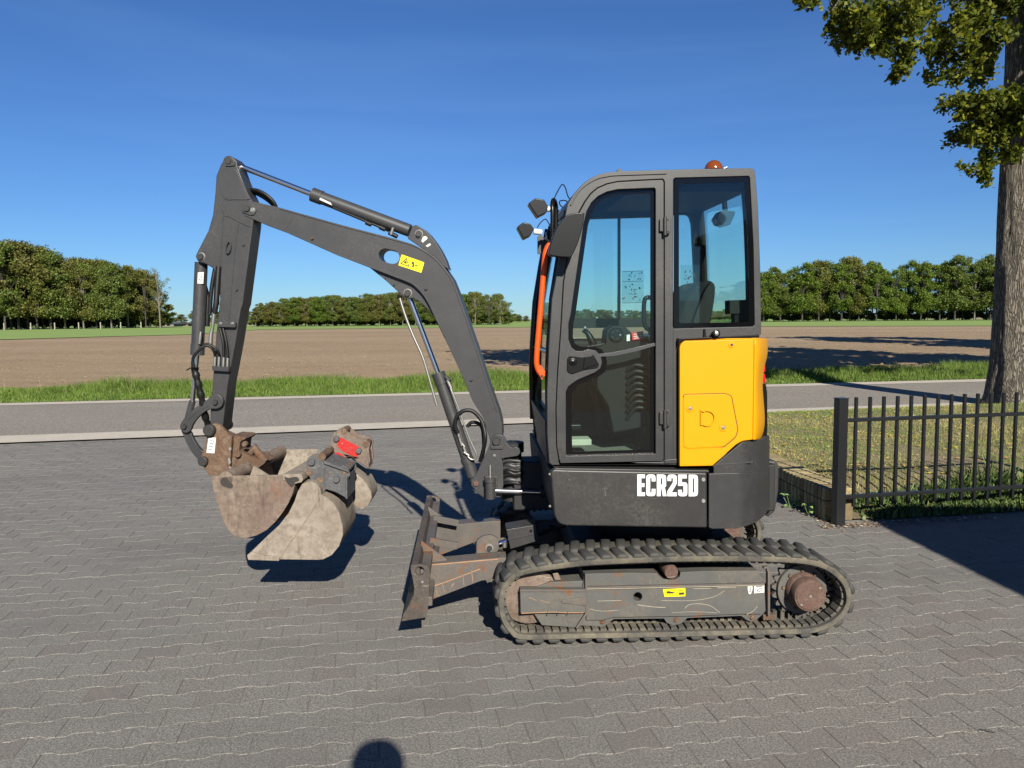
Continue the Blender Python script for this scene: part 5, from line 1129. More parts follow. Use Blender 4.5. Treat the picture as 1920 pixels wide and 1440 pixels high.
# ---------------------------------------------------------------- two narrower buckets carried in it
def small_bucket(name, label, fr, outl, seamp, n0, wd, ears, matS, matE, hooks, redder=False, seam=None):
    o = empty(name, fr.p(*outl[len(outl)//2], n0), label, 'bucket', None)
    S = T(fr, outl, n0)
    plate('side_plate', fr, outl, n0, n0+.015, matS, o, bev=.003); bm = bmesh.new(); slab(bm, fr, S, n0+wd-.015, n0+wd); bevel(bmo('side_plate', bm, matS, o, 40), .003)
    i0, i1 = seamp; sh = S[i0:i1+1]; c_ = Vector((sum(p[0] for p in S)/len(S), sum(p[1] for p in S)/len(S))); inn = [tuple(Vector(p)+(c_-Vector(p)).normalized()*.014) for p in sh]
    bm = bmesh.new(); slab(bm, fr, sh+inn[::-1], n0+.015, n0+wd-.015); bmo('shell', bm, matS, o, 40)
    ce = T(fr, hooks['edge'], n0); bm = bmesh.new(); slab(bm, fr, ce, n0-.012, n0+wd+.012); bevel(bmo('cutting_edge', bm, M['tan2'], o, 40), .004)
    for k, d in enumerate((wd*.16, wd*.68)):
        E_ = T(fr, ears, n0); bm = bmesh.new(); slab(bm, fr, E_, n0+d, n0+d+.022); bevel(bmo('hanger_ear', bm, matE, o, 40), .004)
        for (u, v, r) in hooks['pins']:
            if k == 0: disc('hanger_pin', fr, u, v, n0+d, r, .02, matE if not redder else M['earsteel'], o, 16)
    for q in hooks.get('tubes', []):
        a_, z_ = fr.t(q[0], q[1], n0); tube('hanger_tube', [fr.w(a_, n0+wd*.15, z_), fr.w(a_, n0+wd*.72, z_)], q[2]*.8*4.6/FPX, M['rustst'], o, 14)
    for q in hooks.get('plates', []): 
        E_ = T(fr, q, n0); bm = bmesh.new(); slab(bm, fr, E_, n0+wd*.12, n0+wd*.76); bevel(bmo('hanger_cross_plate', bm, matE, o, 40), .003)
    if seam: ribbon('weld_bead', fr, seam, n0, 3.2, .006, matS, o, .001)
    return o
CF = Frame(0, 4.40, R(2.0))
outB = [(466, 1043), (470, 1036), (500, 1006), (523, 985), (541, 962), (552, 940), (558, 922), (566, 908), (580, 903), (592, 906), (600, 915), (602, 928), (614, 934), (626, 945), (636, 962), (642, 985), (643, 1003), (636, 1024), (622, 1041), (606, 1049), (596, 1050), (520, 1049), (468, 1048)]
earB = [(569, 872), (573, 862), (583, 855), (593, 857), (602, 866), (613, 874), (628, 880), (640, 876), (650, 884), (652, 896), (646, 905), (648, 922), (643, 938), (625, 928), (606, 922), (600, 938), (590, 945), (584, 930), (578, 908), (570, 885)]
small_bucket('digging_bucket', 'pale earth-stained digging bucket with gray hanger ears hanging beside the ditching bucket', CF, outB, (6, 20), .02, .42, earB, M['tan2'], M['earsteel'],
             {'edge': [(464, 1040), (472, 1034), (500, 1041), (526, 1043), (524, 1051), (466, 1049)], 'pins': [(585, 866, 6.5), (631.5, 898, 6.5)], 'tubes': [(599, 860, 9), (575, 890, 8), (642, 887, 8), (595, 905, 8)], 'plates': [[(601, 866), (606, 868), (650, 884), (650, 889), (604, 873)], [(644, 897), (648, 897), (648, 940), (644, 938)]]}, seam=[(600, 928), (590, 948), (572, 975), (555, 1000), (538, 1024), (524, 1046)])
outR = [(612, 900), (606, 880), (618, 862), (632, 858), (645, 864), (655, 880), (672, 892), (686, 905), (695, 922), (697, 935), (690, 948), (678, 956), (660, 945), (640, 925)]
earR = [(618, 822), (624, 812), (636, 806), (650, 812), (664, 822), (684, 827), (692, 834), (690, 846), (692, 866), (688, 880), (670, 868), (655, 858), (640, 862), (624, 850), (616, 838)]
small_bucket('digging_bucket', 'smaller digging bucket with red painted hanger plates lying behind the gray-eared bucket', CF, outR, (5, 12), .50, .26, earR, M['tan2'], M['redst'],
             {'edge': [(608, 898), (614, 896), (616, 904), (612, 908)], 'pins': [(631, 822, 6), (673, 845, 5.5)], 'tubes': [(642, 811, 8), (684, 836, 8), (622, 858, 9)], 'plates': [[(684, 850), (688, 850), (690, 880), (686, 880)]]}, redder=True)
rb_ = [o for o in bpy.data.objects if o.name.startswith('digging_bucket') and o.parent is None][-1]
for q in ([(631, 819), (640, 821), (673, 838), (675, 846), (668, 857), (648, 849), (634, 838)], [(624, 852), (634, 848), (648, 858), (647, 870), (632, 868), (623, 861)]): flat('worn_red_paint', CF, spline(q, 2, True), .50+.26*.16-.0005, 'redpaint', rb_, .0008)
# ================================================================ UPPER BODY
YN = 3.95; YR = 4.88                                 # cab near and far faces
YS = 3.895                                           # skirt face
# lower skirt, wrapping round the rear in plan
def plan_y(u, ub, ue, y0, y1):
    if u <= ub: return y0
    t = min(1, (u-ub)/(ue-ub)); return y0+(y1-y0)*(1-math.sqrt(max(0, 1-t*t)))
def shell_band(name, us, top, bot, ub, ue, y0, y1, mat, par, nv=8, round_=0, thick=.03, wrap=True, bulge=0):
    """panel measured column by column; it turns the rear corner in plan and is closed round the back"""
    cols = []
    for u in us:
        y = plan_y(u, ub, ue, y0, y1); vt, vb = np.interp(u, *zip(*top)), np.interp(u, *zip(*bot)); a, b_ = P3(u, vt, y), P3(u, vb, y)
        cols.append([Vector((a.x+(b_.x-a.x)*k/nv, y, a.z+(b_.z-a.z)*k/nv)) for k in range(nv+1)])
    if wrap:
        rest_ = [[Vector((p.x, 2*YC-p.y, p.z)) for p in c] for c in reversed(cols)]; cols = cols+rest_
    bm = bmesh.new(); g = [[bm.verts.new(p) for p in c] for c in cols]
    for a, b_ in zip(g, g[1:]):
        for k in range(nv): bm.faces.new((a[k], b_[k], b_[k+1], a[k+1]))
    o = bmo(name, bm, mat, par, 50)
    s = o.modifiers.new('s', 'SOLIDIFY'); s.thickness = thick; s.offset = 0 if not wrap else 0; bevel(o, .004, 2, 50)
    return o
us = list(np.linspace(1033, 1062, 6)); 
sk = [(1032.5, 889), (1034, 883), (1040, 880), (1063, 881), (1326, 886.5), (1326.5, 990), (1063, 986), (1050, 983), (1043, 975), (1039, 964), (1035.5, 915)]
plate('side_skirt', MF, sk, YS, YS+.05, M['gray2'], ex, bev=.010)
ribbon('panel_gap', MF, [(1062.5, 883), (1063.5, 985)], YS, 1.0, .0006, 'ink', ex, 0)
plate('front_skirt', MF, [(1033, 885), (1060, 885), (1063, 984), (1046, 981), (1037, 940)], YS+.05, YF-.06, M['dark'], ex, bev=.006)
# letters on the skirt
def letters():
    H_ = 40.5; y0, base = 889.5, 930.0
    g = {'E': ([(0, 0), (14, 0), (14, 7), (7.2, 7), (7.2, 16.5), (13, 16.5), (13, 23.5), (7.2, 23.5), (7.2, 33.5), (14, 33.5), (14, 40.5), (0, 40.5)], []),
         'C': (rnd([(0, 0, 6), (17, 0, 6), (17, 13, 0), (10, 13, 0), (10, 6.5, 1), (7.2, 6.5, 1), (7.2, 34, 1), (10, 34, 1), (10, 27, 0), (17, 27, 0), (17, 40.5, 6), (0, 40.5, 6)], 0), []),
         'R': (rnd([(0, 0, 0), (17, 0, 6), (17, 22, 5), (14.5, 23.5, 0), (18, 40.5, 0), (11, 40.5, 0), (8.5, 25.5, 0), (7.2, 25.5, 0), (7.2, 40.5, 0), (0, 40.5, 0)], 0), [rnd([(7.2, 6.8, 0), (10, 6.8, 1.5), (10, 19, 1.5), (7.2, 19, 0)], 0)]),
         '2': (rnd([(0, 0, 6), (17, 0, 6), (17, 17, 2), (7.6, 33.5, 0), (17, 33.5, 0), (17, 40.5, 0), (0, 40.5, 0), (0, 31, 0), (10, 15, 0), (10, 6.5, 1), (7, 6.5, 1), (7, 12, 0), (0, 12, 0)], 0), []),
         '5': (rnd([(0, 0, 0), (16, 0, 0), (16, 7, 0), (7, 7, 0), (7, 14.5, 0), (17, 14.5, 6), (17, 40.5, 6), (0, 40.5, 6), (0, 28.5, 0), (7, 28.5, 0), (7, 34, 1), (10, 34, 1), (10, 21, 1), (0, 21, 0)], 0), []),
         'D': (rnd([(0, 0, 0), (17, 0, 7), (17, 40.5, 7), (0, 40.5, 0)], 0), [rnd([(7.2, 6.8, 0), (10, 6.8, 1.5), (10, 33.7, 1.5), (7.2, 33.7, 0)], 0)])}
    x = 1195.0
    for ch in 'ECR25D':
        o_, hs = g[ch]; f = lambda l: [(x+a*1.02, y0+b_+(x-1195)*.005) for a, b_ in l]
        n = YS-.0006; bm = bmesh.new(); slab(bm, MF, T(MF, f(o_), n), n-.0010, n, [T(MF, f(h), n) for h in hs])
        bmo('letter', bm, M['white'], ex, 0); x += 16.6 if ch == 'E' else 19.9
letters()
for v in (899, 939): disc('skirt_bolt', MF, 1318.5, v, YS, 4.0, .006, M['ring'], ex, 16)
bolt(MF, 1318.5, 919, YS, 1.6, ex, 'pin', .004)
for v in (889, 949): bolt(MF, 1031, v, YS+.02, 1.8, ex)
# step plate above the skirt
pl_ = T(MF, [(1040, 878), (1330, 882), (1330, 886.5), (1040, 881)], YS+.01)
bm = bmesh.new(); slab(bm, MF, pl_, YS+.012, YF-.10); bevel(bmo('deck_plate', bm, M['gray'], ex, 40), .004)
bodyc = T(MF, [(1050, 884), (1326, 888), (1326, 985), (1066, 981)], YS+.05)
bm = bmesh.new(); slab(bm, MF, bodyc, YS+.06, YF-.09); bmo('body_core', bm, M['dark'], ex, 40)
# counterweight
top = [(1328, 887.5), (1336, 887), (1380, 886), (1391, 886), (1440, 884)]; bot = [(1328, 988), (1332, 991), (1380, 990), (1400, 985), (1415, 979), (1428, 969), (1434, 962), (1440, 950)]
us = list(np.linspace(1328, 1400, 12))+list(1400+40*np.sin(np.linspace(.12, math.pi/2, 14)))
shell_band('counterweight', us, top, bot, 1385, 1440.2, YS, 4.42, M['gray'], ex, thick=.02)
# shoulder of the counterweight rising behind the yellow hood
top2 = [(1336, 873.6), (1391, 828), (1425, 823.5), (1434, 818), (1440, 816)]; bot2 = [(1336, 888), (1440, 885)]
us2 = list(np.linspace(1337, 1391, 8))+list(1391+48.5*np.sin(np.linspace(.1, math.pi/2, 16)))
shell_band('counterweight_shoulder', us2, top2, bot2, 1388, 1439.7, YS+.012, 4.42, M['gray'], ex, thick=.02)
ribbon('shoulder_ridge', MF, spline([(1337, 875), (1345, 871.5), (1370, 870), (1400, 868), (1412, 866)], 3), YS+.004, 2.2, .003, 'gray', ex, .001)
bm = bmesh.new(); slab(bm, MF, T(MF, [(1330, 888), (1420, 888), (1405, 975), (1335, 984)], YS+.05), YS+.10, YF-.10); bmo('rear_core', bm, M['dark'], ex, 40)
# rear bumper lump, at the middle of the tail
bp = [(1440, 864), (1455, 864), (1461.5, 873), (1460.5, 921), (1454, 959), (1443, 969), (1434, 967.5), (1435, 932), (1439, 921)]
plate('tail_weight', MF, bp, 4.44, 4.86, M['gray'], ex, bev=.012)
boxo('tail_body', (P3(1425, 900, 4.6).x-.12, YC, P3(1425, 900, 4.6).z), (.25, .5, .28), M['dark'], ex, .01)
# dark strip and rear lamp
plate('rear_grille', MF, rnd([(1426, 720), (1435, 717), (1439, 735), (1439.5, 800), (1438, 830), (1428, 830)], 2), 4.20, 5.05, M['black'], ex, bev=.01)
plate('tail_lamp', MF, [(1428, 690), (1434.5, 676), (1435.5, 697), (1429, 698)], 4.22, 4.32, M['lens'], ex, bev=.003); plate('tail_lamp', MF, [(1428, 701), (1434.5, 701), (1437, 725), (1430, 722)], 4.22, 4.32, M['lens'], ex, bev=.003)
plate('lamp_housing', MF, [(1426, 665), (1437, 660), (1437, 676), (1434, 700), (1438, 728), (1426, 730)], 4.26, 5.0, M['black'], ex, bev=.004)
# yellow hood
yt = [(1274.4, 650), (1276, 644), (1280, 640.5), (1284, 639), (1350, 637), (1418, 635.6), (1438, 636.5)]; yb = [(1274.4, 874.7), (1336, 873.6), (1345, 866), (1380, 835), (1392, 827), (1415, 824.5), (1425, 821.5), (1431, 807), (1433, 787), (1438, 700)]
Yh = YS+.010
ho = [(1274.4, 874.7), (1274.4, 647), (1284, 639), (1414, 636), (1411.5, 824.5), (1392, 827), (1380, 834), (1336, 873.6)]
hood = plate('engine_hood', MF, rnd(ho, [2, 8, 2, 0, 0, 4, 2, 1]), Yh, Yh+.03, M['yellow'], ex, bev=.009)
# rear corner of the hood: turns round the tail
def hood_corner():
    sil = [(636, 1438), (664, 1437), (678, 1434), (696, 1430.5), (715, 1429), (731, 1429), (760, 1431.5), (787, 1433), (807, 1431), (818, 1427), (823, 1424)]
    rows = []
    for v, ue in spline(sil, 2):
        row = []
        for k in range(13):
            s_ = k/12; u0_ = 1414-(v-636)*.0135; u = u0_+(ue-u0_)*math.sin(s_*math.pi/2); y = Yh+.002+(4.34-Yh)*(1-math.cos(s_*math.pi/2)); vv = v+(1 if v > 815 else 0)*(1-s_)*1.5
            row.append(P3(u, vv, y))
        row += [Vector((p.x, 2*YC-p.y, p.z)) for p in reversed(row)]
        rows.append(row)
    bm = bmesh.new(); g = [[bm.verts.new(p) for p in r_] for r_ in rows]
    for a, b_ in zip(g, g[1:]):
        for k in range(len(a)-1): bm.faces.new((a[k], a[k+1], b_[k+1], b_[k]))
    # lid
    far = [bm.verts.new((P3(1284, 639, Yh).x, 2*YC-Yh, rows[0][0].z)), bm.verts.new((P3(1284, 639, Yh).x, Yh+.03, rows[0][0].z))]
    bm.faces.new(g[0]+far)
    o = bmo('hood_tail', bm, M['yellow'], hood, 45); s = o.modifiers.new('s', 'SOLIDIFY'); s.thickness = .012; s.offset = 0
hood_corner()
bm = bmesh.new(); slab(bm, MF, T(MF, [(1280, 645), (1408, 642), (1405, 820), (1336, 866), (1280, 868)], Yh), Yh+.05, 4.9); bmo('engine_core', bm, M['dark'], ex, 40)
acp = rnd([(1282, 741), (1290, 740), (1360, 738.5), (1371, 743), (1383, 806), (1379, 819), (1357, 837.5), (1290, 841), (1282, 838)], 4)
def panel_line(px, w, dpt):
    o_ = [Vector(p) for p in px]; c_ = sum(o_, Vector((0, 0)))/len(o_); i_ = [tuple(p+(c_-p).normalized()*w) for p in o_]; return i_
plate('fuel_door', MF, acp, Yh-.004, Yh+.001, M['yellow'], hood, bev=.0035)
ribbon('door_seam_shade', MF, acp+acp[:2], Yh-.0002, 3.4, .0008, 'seam', hood, 0) if 'seam' in M else None  # thin dark line paints the gap's shade; no groove is cut
dsh = arc(1325.5, 783.8, 15.5, -120, 120, 18)+[(1312.5, 797), (1312.5, 768)]
M['yellowdeep'] = M['yellow']
rimD = [tuple(Vector(p)+(Vector((1322, 783.8))-Vector(p)).normalized()*2.6) for p in dsh]
bm = bmesh.new(); A_ = T(MF, dsh, Yh-.004); B_ = T(MF, rimD, Yh-.004)
slab(bm, MF, A_, Yh-.013, Yh-.0042, [B_]); bevel(bmo('grip_rim', bm, M['yellow'], hood, 40), .003)
for u, v in ((1294, 765.6), (1356, 801.8)):
    c = MF.p(u, v, Yh-.004); lathe('latch_ring', c, (0, -1, 0), [(0, .0205), (.003, .020), (.0035, .0145), (.0008, .0135)], M['yellow'], hood, 24); lathe('latch', c, (0, -1, 0), [(0, .0095), (.005, .009), (.0055, .005)], M['zinc'], hood, 14)
c = MF.p(1371.5, 646.5, Yh); lathe('key_ring', c, (0, -1, 0), [(-.005, .017), (.003, .016), (.004, .009)], M['yellow'], hood, 20); lathe('keyhole', c, (0, -1, 0), [(0, .0075), (.0045, .0075)], M['ink'], hood, 12)
ribbon('hood_step', MF, spline([(1419, 637), (1418, 700), (1417, 760), (1415, 822)], 4), Yh+.0, 1.2, .0012, 'yellow', hood, 0) if False else None

# ---------------------------------------------------------------- CAB
cab_o = [(1035, 872), (1030, 868), (1026, 812), (1026, 732), (1029, 652), (1035, 560), (1041, 530), (1049, 480), (1056, 425), (1064, 383), (1075, 364.6), (1086, 351.5), (1096, 342), (1108, 333.5), (1121, 327.5), (1137, 323.5), (1158, 321), (1250, 318), (1340, 316), (1409, 315), (1415, 318), (1418.5, 350), (1422, 399), (1426, 509), (1427.5, 600), (1427.5, 627), (1418, 630), (1271, 635), (1271, 872)]
door_o = [(1050, 870), (1047.5, 862), (1043, 835), (1042, 766), (1045, 697), (1051, 617), (1056, 529), (1066, 470), (1077, 420), (1085, 398), (1096, 378), (1107, 363), (1120, 352), (1137.5, 344.5), (1158, 340), (1200, 337.5), (1243, 335.5), (1246, 340), (1246, 862), (1242, 866)]
door_i = [(1061.5, 855.5), (1061, 800), (1061, 734), (1066, 724), (1083, 712), (1115, 698.6), (1125.5, 690.6), (1129, 679), (1126.7, 667.7), (1117.5, 657.5), (1104, 655), (1094.6, 658.5), (1081, 658.5), (1071.7, 651.7), (1066, 636), (1066, 606), (1070, 590), (1077, 540), (1087.5, 467), (1094, 420), (1100, 396), (1109, 379.5), (1121, 368), (1137.5, 359.5), (1158, 354.8), (1227, 352), (1229.5, 355), (1229.5, 851)]
win_o = [(1263, 336), (1266, 333.5), (1403, 330), (1406, 333), (1412.7, 460), (1415, 609), (1412, 612), (1265, 616), (1262, 613)]
door_clear = [tuple(Vector(p)) for p in door_o]
cabf = plate('cab_frame', MF, cab_o, YN, YN+.05, M['gray'], ex, holes=[door_o[:], win_o], bev=.012)
door = plate('cab_door', MF, [(1051.2, 868.5), (1048.8, 861), (1044.3, 835), (1043.3, 766), (1046.3, 697), (1052.3, 617), (1057.3, 529), (1067.3, 470), (1078.3, 420.5), (1086.2, 399), (1097, 379.4), (1107.8, 364.4), (1120.6, 353.4), (1137.8, 346), (1158, 341.5), (1200, 339), (1241.8, 337), (1244.6, 341), (1244.6, 861), (1241, 864.6)], YN-.012, YN+.030, M['gray'], ex, holes=[door_i], bev=.009)
def glassy(name, px, n, par, fr=MF, mat='glass', th=.004): return plate(name, fr, px, n, n+th, M[mat], par, bev=0)
c_ = Vector((1150, 600))
seal_in = [(1073, 847), (1072, 800), (1072, 738), (1084, 722), (1100, 714), (1124, 705), (1135, 697), (1138, 679), (1135, 665), (1128, 655), (1115, 650), (1100, 650), (1088, 650), (1078, 644), (1074, 632), (1075, 606), (1079, 590), (1086, 540), (1096, 467), (1102.5, 422), (1109, 402), (1116, 388), (1126, 377), (1139, 370), (1158, 365.5), (1216, 363), (1219.5, 366), (1219.5, 843)]
plate('door_glass_border', MF, door_i, YN+.012, YN+.016, M['seal'], door, holes=[seal_in], bev=0)
glassy('door_glass', seal_in, YN+.012, door)
# split bar, upper and lower pane
plate('pane_divider', MF, rnd([(1120, 664), (1150, 661.5), (1190, 653), (1228, 643), (1229, 648.5), (1192, 659), (1152, 667.5), (1122, 669)], 1), YN-.004, YN+.02, M['boomgray'], door, bev=.002)
# handle pocket
plate('handle_pocket', MF, rnd([(1063, 672), (1070, 666), (1092, 669), (1112, 664), (1124, 684), (1121, 690), (1095, 694), (1072, 702), (1063, 697)], 4), YN-.018, YN-.010, M['black'], door, bev=.003)
plate('door_handle', MF, rnd([(1096, 669), (1111, 666.5), (1120, 683), (1094, 692)], 2), YN-.026, YN-.017, M['black'], door, bev=.003)
lathe('door_lock', MF.p(1074, 678, YN-.018), (0, -1, 0), [(0, .022), (.004, .019), (.006, .008), (.013, .007), (.014, .004)], M['black'], door, 18); disc('lock_key_face', MF, 1074, 677, YN-.030, 2.4, .001, M['zinc'], door, 10)
for v in (422, 784):
    h = plate('hinge', MF, rnd([(1237, v-12), (1244, v-12), (1246, v-16), (1256, v-16), (1258.5, v-12), (1258.5, v+13), (1254, v+16), (1246, v+16), (1244, v+12), (1237, v+12)], 2), YN-.030, YN-.012, M['gray'], ex, bev=.003)
    tube('hinge_pin', [MF.p(1247, v-15, YN-.035), MF.p(1247, v+19, YN-.035)], .0095, M['pin'], h, 12); 
    for dv in (-11, 11): bolt(MF, 1253, v+dv, YN-.030, 1.8, h, 'pin', .006)
ribbon('pillar_step', MF, [(1263, 616), (1263, 866)], YN, 1.5, .003, 'gray', cabf, 0)
plate('pillar_foot', MF, [(1247, 862), (1271, 860), (1271, 869), (1246, 870)], YN-.006, YN+.02, M['gray'], ex, bev=.004)
# rear side window
wi = rnd([(1273, 345), (1396, 341), (1402.5, 460), (1405, 604), (1273, 606)], 6)
plate('side_window_border', MF, [(1264.3, 337), (1267, 335), (1402, 331.5), (1404.8, 335), (1411.4, 460), (1413.7, 608), (1411, 610.8), (1266, 614.6), (1263.4, 612)], YN+.004, YN+.010, M['seal'], ex, holes=[wi], bev=0)
glassy('side_window', wi, YN+.004, ex)
# gutter line and roof
roofl = [(1064, 383), (1075, 364.6), (1086, 351.5), (1096, 342), (1108, 333.5), (1121, 327.5), (1137, 323.5), (1158, 321), (1250, 318), (1340, 316), (1409, 315), (1415, 318), (1416, 330), (1405, 333), (1340, 332.5), (1250, 335), (1160, 337), (1138, 340), (1118, 348), (1104, 360), (1092, 376), (1082, 395), (1066, 392)]
RW = T(MF, roofl, YN); bm = bmesh.new(); slab(bm, MF, RW, YN+.05, YR-.05); bevel(bmo('cab_roof', bm, M['gray'], ex, 40), .01)
ribbon('roof_rail', MF, spline([(1070, 385), (1084, 360), (1100, 345), (1120, 334), (1140, 329.5), (1160, 327.5), (1250, 324.5)], 4), YN, 3.5, .006, 'gray', cabf, .002)
bm = bmesh.new(); box(bm, (P3(1300, 340, YN).x, (YN+YR)/2, P3(1300, 338, YN).z-.03), (.62, .78, .03)); bmo('head_lining', bm, M['trim'], ex, 0)
# far side of the cab
CO = T(MF, cab_o[:-3]+[(1427, 872), (1271, 872)], YN); h1 = T(MF, rnd([(1012, 597), (1022, 540), (1034, 480), (1044, 440), (1056, 412), (1230, 404), (1292, 402), (1297, 420), (1306, 597)], [3, 0, 0, 0, 8, 0, 8, 0, 3]), YR-.03); h2 = T(MF, [(1010, 617), (1215, 613), (1222, 650), (1150, 655), (1010, 658)], YR-.03)
bm = bmesh.new(); slab(bm, MF, CO, YR-.045, YR, [h1, h2]); bevel(bmo('far_cab_side', bm, M['trim'], ex, 40), .005)
bm = bmesh.new(); slab(bm, MF, h1, YR-.025, YR-.021); bmo('far_side_glass', bm, M['glass'], ex, 0); bm = bmesh.new(); slab(bm, MF, h2, YR-.025, YR-.021); bmo('far_side_glass', bm, M['glass'], ex, 0)
plate('glass_slide_bar', MF, [(1158.5, 404), (1163.5, 404), (1163.5, 598), (1158.5, 598)], YR-.05, YR-.03, M['seal'], ex, bev=0)
plate('slide_glass_rail', MF, [(1095, 404), (1230, 400), (1230, 407), (1095, 411)], YR-.06, YR-.03, M['seal'], ex, bev=0)
# rear wall: window between the two rear pillars
xr = P3(1427, 600, YN).x-.03; zr0 = P3(1427, 606, YN).z; zr1 = P3(1418, 345, YN).z
def xat(z): return np.interp(z, [P3(1427.5, 627, YN).z, P3(1426, 509, YN).z, P3(1422, 399, YN).z, P3(1415, 318, YN).z], [P3(1427.5, 627, YN).x, P3(1426, 509, YN).x, P3(1422, 399, YN).x, P3(1415, 318, YN).x])-.018
bm = bmesh.new()
def rbar(ya, za, yb_, zb_, w_=.03):
    pass
zs_ = np.linspace(zr0, zr1, 8)
for ya, yb_, mt, nm in ((YN+.05, YN+.09, 'trim', 'rear_window_post'), (YR-.09, YR-.045, 'trim', 'rear_window_post'), (YN+.09, YR-.09, 'glass', 'rear_glass')):
    bm = bmesh.new(); g = [(bm.verts.new((xat(z)-(0 if mt != 'glass' else .012), ya, z)), bm.verts.new((xat(z)-(0 if mt != 'glass' else .012), yb_, z))) for z in zs_]
    for a, b_ in zip(g, g[1:]): bm.faces.new((a[0], a[1], b_[1], b_[0]))
    o = bmo(nm, bm, M[mt], ex, 0); s = o.modifiers.new('s', 'SOLIDIFY'); s.thickness = .03 if mt != 'glass' else .004
boxo('rear_header', (xat(zr1)-.02, (YN+YR)/2, (zr1+P3(1415, 318, YN).z)/2), (.05, YR-YN-.1, P3(1415, 318, YN).z-zr1-.02), M['trim'], ex, 0)
zf = P3(1100, 868, YN).z
boxo('rear_bulkhead', (xr-.02, (YN+YR)/2, (zf+zr0)/2), (.04, YR-YN-.1, zr0-zf), M['trim'], ex, 0)
# front: windscreen and frames
fpts = [(1030, 790), (1029, 700), (1031, 652), (1037, 560), (1050, 480), (1066, 392)]
FWp = [P3(u, v, YN) for u, v in fpts]
bm = bmesh.new(); g = [(bm.verts.new((p.x+.012, YN+.05, p.z)), bm.verts.new((p.x+.012, YR-.05, p.z))) for p in FWp]
for a, b_ in zip(g, g[1:]): bm.faces.new((a[0], a[1], b_[1], b_[0]))
o = bmo('windscreen', bm, M['glass'], ex, 0); s = o.modifiers.new('s', 'SOLIDIFY'); s.thickness = .004
for yy in (YR-.04,):
    bm = bmesh.new(); sweep(bm, [Vector((p.x-.012, yy, p.z)) for p in [P3(1031, 826, YN)]+FWp], .020, 8); bmo('far_front_pillar', bm, M['seal'], ex, 50)
bm = bmesh.new(); sweep(bm, [Vector((p.x-.004, YN+.055, p.z)) for p in FWp], .012, 8); bmo('windscreen_seal', bm, M['seal'], ex, 50)
a = FWp[1]; tube('windscreen_bar', [(a.x, YN+.05, P3(1030, 661, YN).z), (a.x, YR-.05, P3(1030, 661, YN).z)], .012, M['seal'], ex, 8)
bm = bmesh.new(); p0, p1 = P3(1030, 790, YN), P3(1035, 872, YN); v = [bm.verts.new(q) for q in ((p0.x, YN+.05, p0.z), (p0.x-.005, YR-.02, p0.z+.03), (p1.x+.02, YR-.02, p1.z), (p1.x, YN+.05, p1.z))]; bm.faces.new(v)
o = bmo('front_lower_panel', bm, M['gray'], ex, 0); s = o.modifiers.new('s', 'SOLIDIFY'); s.thickness = .02
# orange guard bar
ob = spline([tuple(P3(u, v, 3.97)) for u, v in ((1034, 455), (1027, 463), (1022.5, 476), (1020, 500), (1015, 560), (1010, 620), (1006.5, 665), (1006.5, 684), (1011, 697), (1019, 706))], 5)
obar = tube('orange_guard_bar', ob, .0145, M['orange'], ex, 12)
plate('bar_foot', MF, rnd([(1006, 690), (1013, 684), (1023, 697), (1016, 713)], 2), 3.955, 3.985, M['orange'], obar, bev=.004); bolt(MF, 1016.5, 705, 3.955, 2.2, obar, 'pin')
# mirror
mi = [(1063.5, 403), (1078, 399), (1095, 399), (1096, 403), (1091.7, 429), (1083, 458), (1072, 480), (1066, 482.5), (1031, 479), (1030, 468), (1033, 454), (1040, 434), (1050, 416.7)]
mir = plate('mirror', MF, spline(mi, 2, True), 3.80, 3.86, M['black'], ex, bev=.018)
mb = None if True else plate('mirror_back_bulge', MF, [(1062, 412), (1084, 407), (1083, 428), (1074, 455), (1064, 470), (1042, 469), (1044, 450), (1054, 425)], 3.785, 3.82, M['black'], mir, bev=.016)
# black inverted U handle and lamp bracket
ub = spline([tuple(P3(u, v, y)) for u, v, y in ((1035.5, 446, 3.93), (1036, 400, 3.93), (1035.5, 384, 3.94), (1038, 375, 3.97), (1042, 384, 4.02), (1042.5, 400, 4.03), (1042, 446, 4.03))], 5)
tube('grab_bar', ub, .0115, M['black'], ex, 10)
plate('lamp_bracket', MF, [(1024, 436), (1032, 427), (1044, 430), (1046, 442), (1038, 450), (1026, 447)], 4.0, 4.06, M['black'], ex, bev=.006)
plate('lamp_bracket', MF, rnd([(1008, 443), (1015, 440), (1024, 452), (1019, 477), (1008, 476)], 2), 4.30, 4.315, M['boomgray'], ex, bev=.002)
tube('lamp_bracket_rail', [P3(1022, 448, 4.31), P3(1034, 452, 4.05)], .010, M['black'], ex, 8)
tube('lamp_bracket_rail', [P3(1045, 396, 4.6), P3(1058, 420, 4.2)], .012, M['black'], ex, 8)
def worklamp(px, y, arm_px, lab):
    l = plate('work_lamp', MF, rnd(px, 2), y-.05, y+.05, M['black'], ex, bev=.010)
    tube('lamp_arm', [P3(*arm_px[0], y), P3(*arm_px[1], y)], .016, M['stickw'], l, 10); return l
worklamp([(990.6, 381), (1004, 371.5), (1020, 374), (1028, 387), (1025, 398), (1008, 407)], 4.62, [(1026, 392), (1043, 393)], '')
worklamp([(969.5, 425), (981, 416.7), (994, 419), (1001.5, 429), (995, 441.5), (982, 448)], 4.31, [(1001, 434), (1016, 436)], '')
tube('lamp_arm', [P3(1044, 396, 4.6), P3(1056, 408, 4.6)], .013, M['boomgray'], ex, 8)
tube('lamp_cable', spline([tuple(P3(u, v, 4.5)) for u, v in ((1039, 372), (1046, 358), (1054, 346), (1060, 352), (1064, 366), (1068, 373))], 5), .0035, M['black'], ex, 6)
